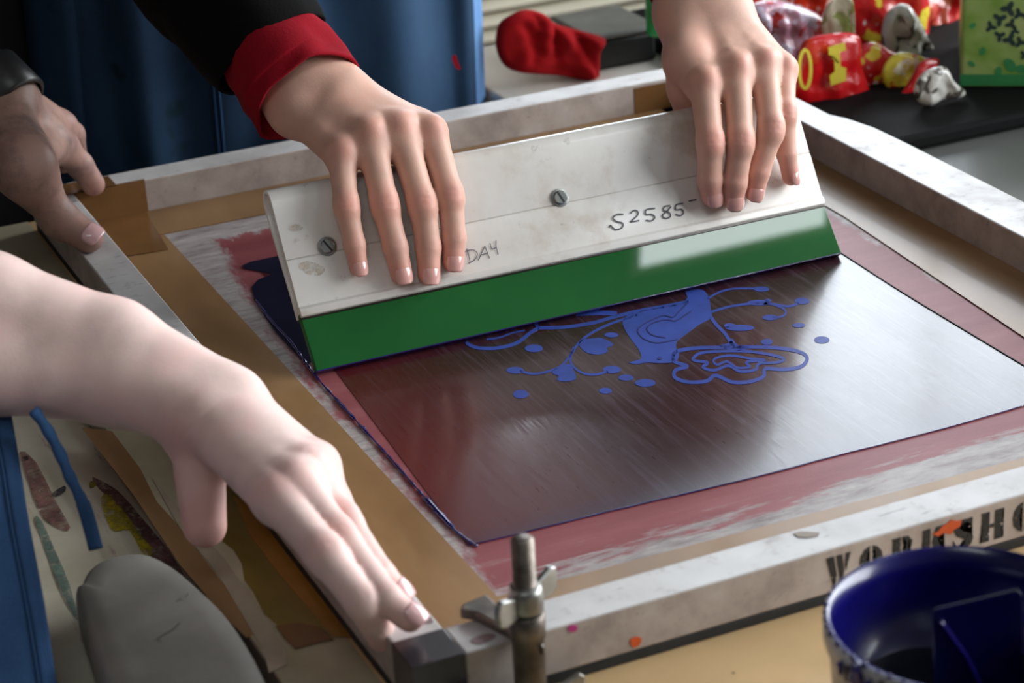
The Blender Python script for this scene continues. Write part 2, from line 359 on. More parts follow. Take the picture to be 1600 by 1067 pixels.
def build_flesh(base, fingers, res, base_k=.012, join_k=.007, blush=(), grooves=(), bumps=()):
    """base: list of (a,b,ra,rb[,flat]) blended together; fingers: list of (list of segs, k); fingers do not fuse with one another"""
    allp = [(s[0], s[2]) for s in base]+[(s[1], s[3]) for s in base]+[(s[0], s[2]) for f in fingers for s in f[0]]+[(s[1], s[3]) for f in fingers for s in f[0]]
    lo = np.min([np.array(p)-r for p, r in allp], 0)-res*4; hi = np.max([np.array(p)+r for p, r in allp], 0)+res*4
    n = np.ceil((hi-lo)/res).astype(int)+1
    ax = [np.float32(lo[i])+np.arange(n[i], dtype=np.float32)*np.float32(res) for i in range(3)]
    def grid(l, h):
        sl = tuple(slice(max(0, int((l[i]-lo[i])/res)), min(n[i], int((h[i]-lo[i])/res)+2)) for i in range(3))
        P = (ax[0][sl[0]][:, None, None], ax[1][sl[1]][None, :, None], ax[2][sl[2]][None, None, :]); return sl, P
    B = np.full(n, .05, np.float32)
    for s in base:
        m = max(s[2], s[3])+.025; sl, P = grid(np.minimum(s[0], s[1])-m, np.maximum(s[0], s[1])+m)
        B[sl] = smin(B[sl], seg(P, *s), s[5] if len(s) > 5 else base_k) if len(s) <= 5 else smin(B[sl], seg(P, *s[:5]), s[5])
    OUT = B.copy()
    for segs, k in fingers:
        l = np.min([np.minimum(s[0], s[1])-max(s[2], s[3])-.012 for s in segs], 0); h = np.max([np.maximum(s[0], s[1])+max(s[2], s[3])+.012 for s in segs], 0)
        sl, P = grid(l, h); Fd = None
        for s in segs:
            d = seg(P, *s); Fd = d if Fd is None else smin(Fd, d, k)
        J = smin(B[sl], Fd, join_k) ; OUT[sl] = np.minimum(OUT[sl], J)
    for p, r, amp in bumps:   # positive amp pushes the skin out
        sl, P = grid(np.array(p)-r*2.5, np.array(p)+r*2.5)
        q = (P[0]-p[0])**2+(P[1]-p[1])**2+(P[2]-p[2])**2; OUT[sl] -= (amp*np.exp(-q/(r*r))).astype(np.float32)
    for p, t, w, rad, amp in grooves:   # crease across direction t at p
        sl, P = grid(np.array(p)-rad*1.6, np.array(p)+rad*1.6); t = np.array(t)
        d = (P[0]-p[0])*t[0]+(P[1]-p[1])*t[1]+(P[2]-p[2])*t[2]; q = (P[0]-p[0])**2+(P[1]-p[1])**2+(P[2]-p[2])**2
        OUT[sl] += (amp*np.exp(-(d/w)**2)*np.exp(-q/(rad*rad))).astype(np.float32)
    vs, fs = surface_nets(OUT, lo, res)
    me = bpy.data.meshes.new('body'); me.from_pydata(vs.tolist(), [], fs.tolist()); me.validate()
    col = np.zeros(len(vs))
    for p, r, a in blush: col = np.maximum(col, a*np.exp(-((vs-np.array(p))**2).sum(1)/(r*r)))
    at_ = me.color_attributes.new('blush', 'FLOAT_COLOR', 'POINT')
    buf = np.ones((len(vs), 4), np.float32); buf[:, :3] = col[:, None]
    if len(at_.data) == len(vs): at_.data.foreach_set('color', buf.ravel())
    for p in me.polygons: p.use_smooth = True
    return me
def join_meshes(name, meshes, mat):
    bm = bmesh.new()
    for m in meshes: bm.from_mesh(m)
    me = bpy.data.meshes.new(name); bm.to_mesh(me); bm.free(); me.materials.append(mat)
    for p in me.polygons: p.use_smooth = True
    o = bpy.data.objects.new(name, me); C.objects.link(o)
    m = o.modifiers.new('relax', 'SMOOTH'); m.factor = .5; m.iterations = 2
    return o
def finger(js, rs, dorsal, knuck=.0009):
    """js MCP,PIP,DIP,TIP ; returns segs, nail frame, blush, grooves"""
    js = [np.array(j) for j in js]; dn = np.array(dorsal)/np.linalg.norm(dorsal)
    s = [(js[0], js[1], rs[0], rs[1]*.97), (js[1], js[2], rs[1]*.98, rs[2]), (js[2], js[3], rs[2]*.99, rs[3])]
    s.append((js[1]-(js[1]-js[0])*.08+dn*.0006, js[1]+(js[2]-js[1])*.12+dn*.0006, rs[1]*1.04, rs[1]*1.0))
    t1 = (js[2]-js[0]); t1 = t1/np.linalg.norm(t1)
    pk = js[1]+dn*rs[1]
    gr = [(pk+t1*o, t1, .0006, .0065, .0006) for o in (-.0022, 0, .0022)]
    pd = js[2]+dn*rs[2]; t2 = js[3]-js[1]; t2 = t2/np.linalg.norm(t2)
    gr += [(pd+t2*o, t2, .0006, .005, .0004) for o in (-.001, .001)]
    bl = [(js[1]+dn*rs[1], .009, .6), (js[3], .013, .75), (js[2]+dn*rs[2]*.5, .008, .35)]
    return (s, .003), bl, gr
def nail(parent, js, r, dorsal, mat, length=.0105, name='fingernail', wid=.78, shift=.0):
    tip = V(js[3]); d = (V(js[3])-V(js[2])).normalized(); dn = V(dorsal); dn = (dn-d*dn.dot(d)).normalized(); s = d.cross(dn)
    bm = bmesh.new(); N, K = 10, 10; g = []
    for j in range(K+1):
        v = j/K; row = []
        # root rounded, free edge rounded
        wf = math.sqrt(max(0, 1-((v-.5)*2)**4*.75))
        for i in range(N+1):
            a = (i/N-.5)*2*wid*wf*1.25
            rr = r*1.03+.0002-.0006*(v-.4)**2*4
            yv = (v-.62)*length + r*.42+shift
            row.append(bm.verts.new(tip+d*yv+dn*math.cos(a)*rr*(1-.10*max(0, v-.5))+s*math.sin(a)*rr))
        g.append(row)
    for j in range(K):
        for i in range(N): bm.faces.new((g[j][i], g[j][i+1], g[j+1][i+1], g[j+1][i]))
    up_faces(bm, dn)
    o = link(name, bm, mat, parent, True); solid(o, .0006, 0); return o

# ================================================================== the silk screen
W, D, H, w = .5943, .7689, .0261, .0272
screen = thing('silk_screen', 'large white aluminium framed silk screen with red emulsion and brown taped edges', 'screen')
def bar(pts, z0=-H, z1=0):
    bm = bmesh.new(); prism(bm, pts, z0, z1); bm.normal_update()
    for f in bm.faces: f.material_index = 0 if f.normal.z > .5 else 1
    o = link('frame_bar', bm, [M['frame'], M['side']], screen)
    b = o.modifiers.new('edge', 'BEVEL'); b.width = .0012; b.segments = 2; b.limit_method = 'ANGLE'
    return o
bar([(0, 0), (w, 0), (w, D), (0, D)])
bar([(w+.0003, 0), (W-w-.0003, 0), (W-w-.0003, w), (w+.0003, w)])
bar([(w+.0003, D-w), (W-w-.0003, D-w), (W-w-.0003, D), (w+.0003, D)])
bar([(W-w, 0), (W+.010, 0), (W+.013, .35), (W+.013, .50), (W+.012, .545), (W+.006, .575), (W, .59), (W, D), (W-w, D)])
bm = bmesh.new(); box(bm, (w*.5, w*.5, -H-.0006), (W-w*.5, D-w*.5, -H+.0002)); link('mesh_fabric', bm, M['mesh'], screen)
ZM = -H+.0002
def onmesh(dz):
    return lambda x, y: at(x, y, ZM+dz)
# packing tape round the inside, four strips laid one over the other
def slab(name, pts, z, t, mat, parent, th=None):
    bm = bmesh.new(); a = sum(pts[i][0]*pts[(i+1) % len(pts)][1]-pts[(i+1) % len(pts)][0]*pts[i][1] for i in range(len(pts)))
    if a < 0: pts = pts[::-1]
    prism(bm, pts, z, z+t)
    bmesh.ops.triangulate(bm, faces=[f for f in bm.faces if len(f.verts) > 4])
    return link(name, bm, mat, parent)
slab('tape_strip', [(w, w), (.0795, w), (.0785, D-w), (w, D-w)], ZM+.0001, .0003, M['tape'], screen)
slab('tape_strip', [(w, w), (W-w, w), (W-w, .071), (.30, .0765), (.10, .0815), (w, .0815)], ZM+.0002, .0004, M['tape'], screen)
slab('tape_strip', [(W-w, w), (W-w, D-w), (.524, D-w), (.521, .45), (.504, .20), (.498, w)], ZM+.0003, .0005, M['tape'], screen)
slab('tape_strip', [(w, D-w), (w, .689), (.20, .686), (.52, .684), (W-w, .684), (W-w, D-w)], ZM+.0002, .0006, M['tape'], screen)
M['tapedark'] = simple('dark_brown_tape', (124, 88, 52), .25, var=.15, scale=14, coat=.3)
slab('tape_patch', [(w, .66), (.072, .655), (.080, .7415), (w, .7415)], ZM+.0009, .0003, M['tapedark'], screen)
bm = bmesh.new(); box(bm, (w, D-w-.0006, -H+.001), (.082, D-w+.001, .0006)); box(bm, (.0, D-w-.0006, .0), (.060, D-.004, .0007)); link('tape_patch', bm, M['tapedark'], screen)
bm = bmesh.new(); box(bm, (.50, D-w-.0006, -H+.001), (.535, D-w+.001, -.003)); link('tape_patch', bm, M['tapedark'], screen)
# black tape at the near corner
bm = bmesh.new(); box(bm, (-.0007, -.0007, -H-.0002), (w-.0002, .0262, .0007), .0006); o = link('black_corner_tape', bm, M['blacktape'], screen); tag(o, 'black tape wrapped round the near corner')
# gasket under the near bar
bm = bmesh.new(); box(bm, (w, .001, -H-.0066), (W-.01, w, -H-.0007), .0008); link('rubber_gasket', bm, M['gasket'], screen)
for a, b in (((.001, .001), (w-.003, D-.001)), ((w, D-w), (W-.01, D-.001)), ((W-w, w+.001), (W-.002, D-w-.001))):
    bm = bmesh.new(); box(bm, (a[0], a[1], -H-.0066), (b[0], b[1], -H-.0007)); link('rubber_gasket', bm, M['gasket'], screen)
# the ink film
L0 = at(730, 853, ZM); L1 = at(412, 430, ZM)
fr = [(L0.x, L0.y)]+[(at(*p, ZM).x, at(*p, ZM).y) for p in ((800, 837), (900, 812), (1000, 788), (1100, 765), (1200, 741), (1300, 714), (1400, 689), (1500, 663), (1600, 634))]
pts = fr+[(.4785, .129), (.4785, .30), (.481, .39), (.481, .585), (.118, .585), (L1.x, L1.y)]
slab('ink_film', pts, ZM+.0001, .00025, M['ink'], screen)
M['navy'] = simple('thick_navy_ink', (30, 24, 44), .22, var=.25, scale=30, coat=.3)
def z6(p): return (p[0]*.3373, 280+p[1]*.3373)
bm = bmesh.new(); poly2(bm, [z6(p) for p in ((1120, 400), (1160, 382), (1240, 365), (1334, 345), (1420, 360), (1480, 640), (1500, 800), (1420, 860), (1334, 770), (1280, 710), (1230, 640), (1180, 560), (1165, 500), (1195, 465), (1262, 437), (1200, 425), (1130, 412))], onmesh(.0007)); up_faces(bm, V((0, 0, 1))); solid(link('ink_smear', bm, M['navy'], screen), .0003, -1)
bead = [(400, 469), (415, 490), (432, 510), (451, 530), (468, 553), (481, 571), (501, 597), (535, 634), (568, 670), (600, 705), (632, 741), (662, 775), (690, 806), (715, 832), (745, 853)]
bm = bmesh.new(); P = [at(x, y, ZM+.0008) for x, y in bead]; P = smooth_path(P, 8)
rad = []
for i, p in enumerate(P):
    q = i/len(P); r = .0007+.0006*noise.noise(p*160)+(.0007 if .78 < q < .9 else 0); rad.append((max(.0004, r*1.3), max(.0004, r)))
tube(bm, P, rad, 8)
for x, y, r in ((672, 788, .0022), (680, 799, .0018), (690, 806, .0024), (664, 780, .0016), (453, 533, .0012), (420, 497, .0010), (478, 568, .0010), (568, 668, .0014)):
    bmesh.ops.create_icosphere(bm, subdivisions=2, radius=r, matrix=Matrix.Translation(at(x, y, ZM+.0006)) @ Matrix.Diagonal((1, 1.3, .6, 1)))
link('wet_ink_bead', bm, M['blueink'], screen, True)
bm = bmesh.new(); P = [V((x, y-.0003, ZM+.0005)) for x, y in fr]; P = smooth_path(P, 10)
tube(bm, P, [(max(.00015, .0005+.0007*noise.noise(p*90)), .0003) for p in P], 6); link('wet_ink_bead', bm, M['blueink'], screen, True)
P = smooth_path([(.4795, .129, ZM+.0005), (.4795, .30, ZM+.0005), (.482, .39, ZM+.0005), (.482, .45, ZM+.0005)], 12); bm = bmesh.new(); tube(bm, P, .0005, 6); link('wet_ink_bead', bm, M['gasket'], screen, True)

# the bird and flower stencil
def z3(p): return (700+.4*p[0], 400+.4*p[1])
bm = bmesh.new(); T = onmesh(.00055)
def st(pts, wd, closed=False): stroke2(bm, [z3(p) for p in pts], wd*.4, T, closed)
def pg(pts, n=4): poly2(bm, [z3(p) for p in pts], T, n)
def el(cx, cy, rx, ry, rot=0): ell2(bm, 700+.4*cx, 400+.4*cy, rx*.4, ry*.4, T, rot=rot)
st([(70, 335), (90, 350), (130, 360), (200, 358), (270, 338), (320, 300), (350, 280), (340, 262)], 13)
st([(150, 325), (200, 318), (250, 300), (300, 290)], 6)
st([(350, 280), (450, 278), (560, 262), (640, 240), (740, 215), (850, 195), (940, 178)], 13)
st([(500, 225), (560, 222), (620, 222), (660, 225)], 18)
st([(740, 230), (640, 262), (560, 300), (510, 340), (480, 385), (440, 430), (385, 452), (330, 460), (280, 448)], 9)
el(262, 446, 34, 13)
st([(492, 355), (478, 400), (490, 432), (530, 458), (580, 462), (625, 450)], 9); el(640, 443, 35, 15)
pg([(510, 340), (520, 326), (560, 322), (600, 320), (640, 338), (642, 350), (620, 358), (624, 372), (590, 385), (545, 378), (520, 360)])
pg([(408, 458), (418, 438), (440, 436), (452, 424), (480, 424), (492, 450), (500, 470), (492, 484), (450, 490), (425, 482), (432, 468)])
for e in ((335, 360, 35, 15), (638, 308, 27, 10), (284, 539, 30, 17), (615, 526, 25, 12), (695, 475, 30, 12), (770, 495, 40, 15), (1370, 270, 25, 9), (1245, 335, 24, 12), (1460, 327, 30, 14), (1258, 240, 31, 11), (1383, 175, 29, 13), (1225, 129, 30, 10), (1140, 280, 56, 12), (1100, 272, 22, 10), (1215, 182, 46, 11), (1250, 173, 14, 6)): el(*e)
pg([(930, 138), (990, 130), (1018, 160), (1026, 205), (1028, 240), (980, 268), (930, 305), (895, 332), (892, 360), (903, 385), (888, 412), (830, 418), (775, 415), (740, 422), (706, 416), (745, 405), (755, 395), (745, 365), (705, 310), (682, 262), (700, 232), (760, 212), (850, 195), (915, 182), (935, 160)], 3)
st([(1010, 168), (1060, 140), (1120, 127), (1200, 127)], 7)
st([(1028, 218), (1100, 197), (1180, 186), (1260, 186), (1330, 196), (1370, 182)], 9)
st([(1268, 188), (1308, 204), (1320, 222), (1302, 236), (1265, 240)], 8)
st([(1024, 235), (1050, 270), (1080, 300), (1100, 330), (1120, 358)], 13)
pg([(1060, 350), (1095, 340), (1110, 322), (1130, 345), (1180, 356), (1120, 372)])
st([(900, 370), (960, 360), (1040, 357), (1140, 355), (1250, 356), (1340, 366), (1390, 382), (1402, 405), (1376, 432), (1310, 443), (1240, 440), (1232, 470), (1180, 490), (1110, 492), (1045, 466), (1010, 488), (940, 492), (888, 475), (888, 446), (935, 430), (885, 412), (880, 385)], 14, True)
st([(958, 398), (990, 378), (1080, 371), (1180, 373), (1270, 387), (1312, 402), (1285, 415), (1215, 420), (1200, 444), (1140, 450), (1095, 428), (1040, 446), (995, 434), (1015, 416), (965, 408)], 11, True)
st([(1040, 402), (1100, 388), (1180, 400), (1240, 406), (1165, 414), (1180, 432), (1130, 436), (1090, 412), (1050, 424)], 9, True)
up_faces(bm, V((0, 0, 1))); motif = link('stencil_motif', bm, M['motif'], screen); solid(motif, .0001, -1)
tag(motif, 'blue bird and flower design showing through the mesh')
bm = bmesh.new(); T = onmesh(.0008)
st([(935, 185), (905, 215), (880, 238), (840, 232), (790, 252), (760, 270), (742, 292), (765, 322), (815, 338), (870, 330), (895, 325)], 4)
up_faces(bm, V((0, 0, 1))); solid(link('outline', bm, M['motifline'], motif), .00008, -1); bm = bmesh.new()
st([(950, 215), (925, 232), (890, 252), (850, 248), (800, 262), (778, 285), (800, 308), (850, 318)], 4)
up_faces(bm, V((0, 0, 1))); solid(link('outline', bm, M['motifline'], motif), .00008, -1); bm = bmesh.new()
el(828, 400, 8, 4); up_faces(bm, V((0, 0, 1))); solid(link('eye', bm, M['motifline'], motif), .00008, -1)

# stencilled word on the near bar
def glyph(bm, ch, x, z, s, to3):
    G = {'W': [[(0, 1), (.30, 1), (.42, .35), (.36, 0), (.28, 0)], [(.40, 1), (.64, 1), (.72, .45), (.66, 0), (.60, 0), (.44, .75)], [(.80, 1), (.98, 1), (.80, .42), (.76, .62)]],
         'O': [[(.44, 1), (.25, .93), (.08, .75), (.03, .5), (.08, .25), (.25, .07), (.44, 0), (.34, .2), (.30, .5), (.34, .8)], [(.56, 1), (.75, .93), (.92, .75), (.97, .5), (.92, .25), (.75, .07), (.56, 0), (.66, .2), (.70, .5), (.66, .8)]],
         'R': [[(0, 1), (.36, 1), (.36, 0), (0, 0), (.06, .1), (.06, .9)], [(.44, 1), (.7, .97), (.86, .8), (.82, .6), (.66, .52), (.9, 0), (.64, 0), (.46, .48), (.46, .56), (.58, .6), (.62, .76), (.56, .9), (.44, .9)]],
         'K': [[(0, 1), (.36, 1), (.36, 0), (0, 0), (.06, .1), (.06, .9)], [(.6, 1), (.92, 1), (.66, .58), (.98, 0), (.62, 0), (.44, .5)]],
         'S': [[(.9, 1), (.9, .66), (.78, .84), (.56, .9), (.36, .84), (.34, .72), (.5, .6), (.8, .46), (.94, .28), (.86, .08), (.6, 0), (.3, .02), (.12, .1), (.1, .36), (.24, .16), (.5, .1), (.64, .2), (.56, .32), (.24, .48), (.1, .68), (.16, .9), (.4, 1), (.66, .98)]],
         'H': [[(0, 1), (.38, 1), (.38, 0), (0, 0), (.07, .08), (.07, .92)], [(.62, 1), (1, 1), (.93, .92), (.93, .08), (1, 0), (.62, 0)], [(.42, .56), (.58, .56), (.58, .44), (.42, .44)]],
         'P': [[(0, 1), (.36, 1), (.36, 0), (0, 0), (.06, .1), (.06, .9)], [(.44, 1), (.76, .96), (.92, .76), (.76, .54), (.44, .46), (.44, .56), (.6, .64), (.62, .84), (.44, .9)]]}[ch]
    for pl in G: poly2(bm, [(x+a*s*.84, z+b*s) for a, b in pl], to3)
bm = bmesh.new()
xs = [aty(*p, 0).x for p in ((1291, 890), (1342, 872), (1393, 850), (1440, 840), (1486, 828), (1532, 815), (1582, 800))]
for ch, xx in zip('WORKSHO', xs): glyph(bm, ch, xx, -.0222, .0176, lambda a, b: V((a, -.0004, b)))
glyph(bm, 'P', xs[-1]+.0185, -.0222, .0176, lambda a, b: V((a, -.0004, b)))
up_faces(bm, V((0, -1, 0))); M['stencil_paint'] = ragged(simple('worn_black_stencil_paint', (40, 38, 36), .7, var=.2), 330, .40, .47); o = link('stencilled_lettering', bm, M['stencil_paint'], screen); solid(o, .0003, -1); tag(o, 'faded black stencilled lettering')
def splat(name, pts, to3, mat, n=4, parent=None, d=V((0, 0, 1))):
    bm = bmesh.new(); poly2(bm, pts, to3, n); up_faces(bm, d); o = link(name, bm, mat, parent); solid(o, .0003, 1 if False else 0); return o
front = lambda a, b: aty(a, b, -.0003)
top = lambda a, b: at(a, b, .0003)
splat('ink_spot', [(1456, 834), (1466, 830), (1472, 822), (1480, 818), (1486, 812), (1496, 814), (1503, 812), (1500, 822), (1490, 828), (1486, 835), (1476, 832), (1466, 838)], front, M['orange'], 1, screen, V((0, -1, 0)))
splat('ink_spot', [(985, 1000), (992, 995), (1002, 997), (999, 1008), (988, 1011)], front, M['orange'], 3, screen, V((0, -1, 0)))
splat('ink_spot', [(887, 981), (893, 976), (902, 978), (900, 986), (890, 987)], front, M['pink'], 3, screen, V((0, -1, 0)))
M['chip'] = simple('bare_metal_chip', (150, 134, 118), .5)
splat('paint_chip', [(1240, 833), (1250, 830), (1266, 831), (1281, 832), (1278, 837), (1262, 840), (1247, 839)], top, M['chip'], 0, screen)
M['mauve'] = simple('mauve_ink_stain', (142, 118, 120), .5)
for pts in ([(590, 885), (602, 880), (618, 890), (630, 905), (622, 912), (606, 902)], [(640, 935), (655, 945), (672, 962), (676, 972), (660, 972), (645, 958)], [(600, 920), (612, 916), (624, 926), (612, 934)], [(556, 818), (566, 822), (572, 834), (562, 838)], [(575, 862), (590, 872), (598, 880), (584, 884)], [(735, 1000), (760, 990), (775, 994), (750, 1006)]):
    splat('ink_stain', pts, top, M['mauve'], 3, screen)

# ================================================================== the squeegee
BL = at(495, 580, ZM+.0044); BR = at(1315, 395, ZM+.0044)
sq_c = (BL+BR)/2; ez = math.atan2(BR.y-BL.y, BR.x-BL.x); HL = (BR-BL).length/2
TB, TH = math.radians(40), math.radians(31.5)
EX = V((math.cos(ez), math.sin(ez), 0)); EY = V((-math.sin(ez), math.cos(ez), 0)); EZ = V((0, 0, 1))
U1 = EY*math.sin(TB)+EZ*math.cos(TB); N1 = -EY*math.cos(TB)+EZ*math.sin(TB)
U2 = EY*math.sin(TH)+EZ*math.cos(TH); N2 = -EY*math.cos(TH)+EZ*math.sin(TH)
H0 = sq_c+U1*.0368
def hp(x, a, b): return H0+EX*x+U2*a+N2*b
def face(px, py, off=0.): return atp(px, py, H0+N2*off, N2)
sqg = thing('squeegee', 'long white squeegee with a green rubber blade held across the silk screen', 'squeegee')
def arc(ca, cb, r, a0, a1, n): return [(ca+r*math.sin(math.radians(a0+(a1-a0)*k/n)), cb+r*math.cos(math.radians(a0+(a1-a0)*k/n))) for k in range(n+1)]
outer = [(.0385, 0.)]+arc(.0775, -.010, .010, 0, 175, 14)+[(.070, -.0196), (.045, -.0165), (.014, -.0125), (.0, -.0118)]
inner = [(.0, -.0088), (.014, -.0092), (.045, -.0142), (.070, -.0172)]+arc(.0775, -.010, .0075, 172, 0, 12)+[(.060, -.0026), (.030, -.0028), (.0, -.0028), (.0, -.0006), (.0381, -.0006)]
def extrude_profile(name, prof, mat, x0=-HL, x1=HL, parent=sqg, bev=.0004):
    bm = bmesh.new(); extr(bm, [hp(x0, a, b) for a, b in prof], EX*(x1-x0))
    o = link(name, bm, mat, parent)
    if bev: m = o.modifiers.new('edge', 'BEVEL'); m.width = bev; m.segments = 2; m.limit_method = 'ANGLE'; m.angle_limit = .6
    for p in o.data.polygons:
        if len(p.vertices) == 4: p.use_smooth = True
    return o
extrude_profile('handle', outer+inner, M['pearl'])
extrude_profile('clamp_plate', [(.0374, .0004), (.0374, -.0004), (.0, -.0004), (-.0005, .0006), (.0005, .0024), (.0048, .0026), (.0066, .0009)], M['pearl'])
bm = bmesh.new()
prof = [(0, 0), (0, -.0058), (.0545, -.0058), (.0545, 0)]
def bp(x, a, b): return sq_c+EX*x+U1*a+N1*b
extr(bm, [bp(-HL, a, b) for a, b in ((0, 0), (0, -.0062), (.040, -.0062), (.040, 0))], EX*2*HL)
o = link('rubber_blade', bm, M['green'], sqg); m = o.modifiers.new('edge', 'BEVEL'); m.width = .0006; m.segments = 3
bm = bmesh.new()
extr(bm, [bp(-HL, a, b) for a, b in ((-.0004, .0002), (-.0004, -.0064), (.0035, -.0064), (.0035, -.0060), (.0003, -.0058), (.0003, .0002))], EX*2*HL)
link('ink_residue', bm, M['blueink'], sqg)
M['dark_seam'] = simple('dark_seam_strip', (70, 58, 56), .5, var=.3, scale=80)
extrude_profile('seam_line', [(-.0006, .0012), (-.0006, -.0112), (-.0016, -.0112), (-.0016, .0006)], M['dark_seam'], bev=0)  # thin dark strip along the joint of handle and blade
for px, py in ((511, 385), (875, 309)):
    c = face(px, py, .0005); bm = bmesh.new()
    lat = [(.0062, -.0006), (.0062, .0006), (.0056, .0010)]
    rings = []
    for r, h in [(.0063, 0), (.0063, .0006), (.0048, .0008), (.0048, .0016), (.0042, .0021)]:
        rings.append([bm.verts.new(c+EX*math.cos(2*PI*k/28)*r+U2*math.sin(2*PI*k/28)*r+N2*h) for k in range(28)])
    for a, b in zip(rings, rings[1:]):
        for k in range(28): bm.faces.new((a[k], a[(k+1) % 28], b[(k+1) % 28], b[k]))
    bm.faces.new(rings[-1]); bmesh.ops.recalc_face_normals(bm, faces=bm.faces)
    s_ = link('slotted_screw', bm, M['steel'], sqg)
    ang = math.radians(-62 if px < 600 else -70); d = EX*math.cos(ang)+U2*math.sin(ang); e = N2.cross(d); bm = bmesh.new()
    extr(bm, [c+N2*.00215+d*a+e*b for a, b in ((-.0042, -.0006), (.0042, -.0006), (.0042, .0006), (-.0042, .0006))], N2*.0002)
    link('screw_slot', bm, M['black_paint'], s_)
# handwriting
bm = bmesh.new(); T = lambda a, b: face(a, b, .0014)
def zw(p): return (900+p[0]*.275, 240+p[1]*.275)
def wr(strokes, wd, f):
    for s in strokes: stroke2(bm, [f(p) for p in s], wd, T, n=5)
wr([[(270, 345), (235, 345), (210, 365), (230, 385), (265, 395), (262, 420), (225, 432), (195, 405)], [(195, 405), (190, 420)],
    [(310, 340), (330, 322), (350, 328), (350, 350), (318, 380), (312, 388)], [(312, 388), (360, 380)],
    [(450, 310), (400, 318), (398, 345), (430, 345), (448, 362), (430, 382), (398, 378)],
    [(535, 295), (505, 300), (498, 322), (530, 335), (536, 358), (508, 368), (492, 350), (520, 325), (540, 300)],
    [(610, 282), (570, 290), (568, 318), (600, 316), (612, 335), (595, 352), (566, 345)], [(640, 270), (660, 265), (685, 262)]], 2.1, zw)
def zd(p): return (400+p[0]*.3373, 240+p[1]*.3373)
up_faces(bm, N2); o = link('handwriting', bm, M['pen'], sqg); tag(o, 'handwritten serial number in dark pen'); bm = bmesh.new()
wr([[(975, 440), (985, 470), (992, 502)], [(965, 455), (1000, 445), (1025, 460), (1015, 490), (985, 508)],
    [(1030, 495), (1045, 460), (1060, 428)], [(1060, 428), (1070, 455), (1082, 485)], [(1040, 470), (1075, 460)],
    [(1084, 414), (1092, 440), (1112, 436)], [(1112, 402), (1112, 430), (1122, 468)]], 1.4, zd)
up_faces(bm, N2); o = link('handwriting', bm, M['pen'], sqg); tag(o, 'handwritten word in dark pen')
# smudges on the handle
M['smudge'] = ragged(simple('brown_smudge', (194, 180, 162), .45, var=.2, scale=90), 260, .38, .66)
for pts in ([(468, 412), (480, 408), (496, 412), (508, 420), (500, 430), (484, 428), (472, 422)], [(455, 352), (466, 350), (474, 356), (466, 361), (456, 359)]):
    bm = bmesh.new(); poly2(bm, pts, lambda a, b: face(a, b, .0012), 3); up_faces(bm, N2); link('smudge', bm, M['smudge'], sqg)

# ================================================================== hands
def hand(jf, dist_mm, spec): pass
def offs(px, py, off): return face(px, py, off)
def make_hand(fing, radii, dorsal, wrist, base, res, blush=(), extra_fingers=(), bumps=(), grooves=(), join=.008, base_k=.012):
    segs = []; bl = list(blush); gr = list(grooves); bp_ = list(bumps)
    for js, rs, dn in zip(fing, radii, dorsal):
        s, b, g = finger(js, rs, dn); segs.append(s); bl += b; gr += g
    segs += list(extra_fingers)
    return build_flesh(base, segs, res, base_k, join, bl, gr, bp_)
# ---- person at the back: (photo left hand), fingers flat on the handle
def tipfix(js, r):
    js = [np.array(j) for j in js]; d = js[3]-js[2]; d = d/np.linalg.norm(d); js[3] = js[3]-d*r; return js
Nn = np.array(N2); Un = np.array(U2); Xn = np.array(EX)
HA = [tipfix([offs(673, 205, .010), offs(703, 307, .015), offs(709, 372, .0105), offs(708, 425, .007)], .0068),
      tipfix([offs(624, 200, .012), offs(660, 320, .0155), offs(669, 386, .0105), offs(671, 446, .0072)], .0072),
      tipfix([offs(577, 208, .011), offs(601, 320, .015), offs(618, 386, .0105), offs(631, 444, .0070)], .0068),
      tipfix([offs(533, 238, .007), offs(541, 322, .0135), offs(554, 382, .0095), offs(563, 432, .0065)], .0060)]
RA = [(.0104, .0089, .0079, .0072), (.0106, .0092, .0082, .0075), (.0102, .0089, .0079, .0072), (.0092, .0079, .0068, .0061)]
dA = (CAM-V(HA[1][0])).length
WA = np.array(atd(492, 150, dA+.034)); WA2 = np.array(atd(478, 128, dA+.045))
W_l = np.array(atd(462, 170, dA+.036)); W_r = np.array(atd(528, 140, dA+.040))
EA = np.array(atd(285, -105, dA+.13))
MA = [f[0] for f in HA]
baseA = []
for j, wpt, r0 in ((MA[0], W_r, .0135), (MA[1], W_r*.6+W_l*.4, .0145), (MA[2], W_r*.3+W_l*.7, .0145), (MA[3], W_l, .0135)):
    baseA.append((wpt-Nn*.002, j-Nn*.004, r0, .0105))
midA = sum(MA)/4
baseA.append((WA*.6+midA*.4-Nn*.008, midA-Nn*.010-Un*.004, .017, .012))
baseA.append((W_l, EA, .0190, .028)); baseA.append((W_r, EA, .0190, .028)); baseA.append((WA2, EA, .022, .036))
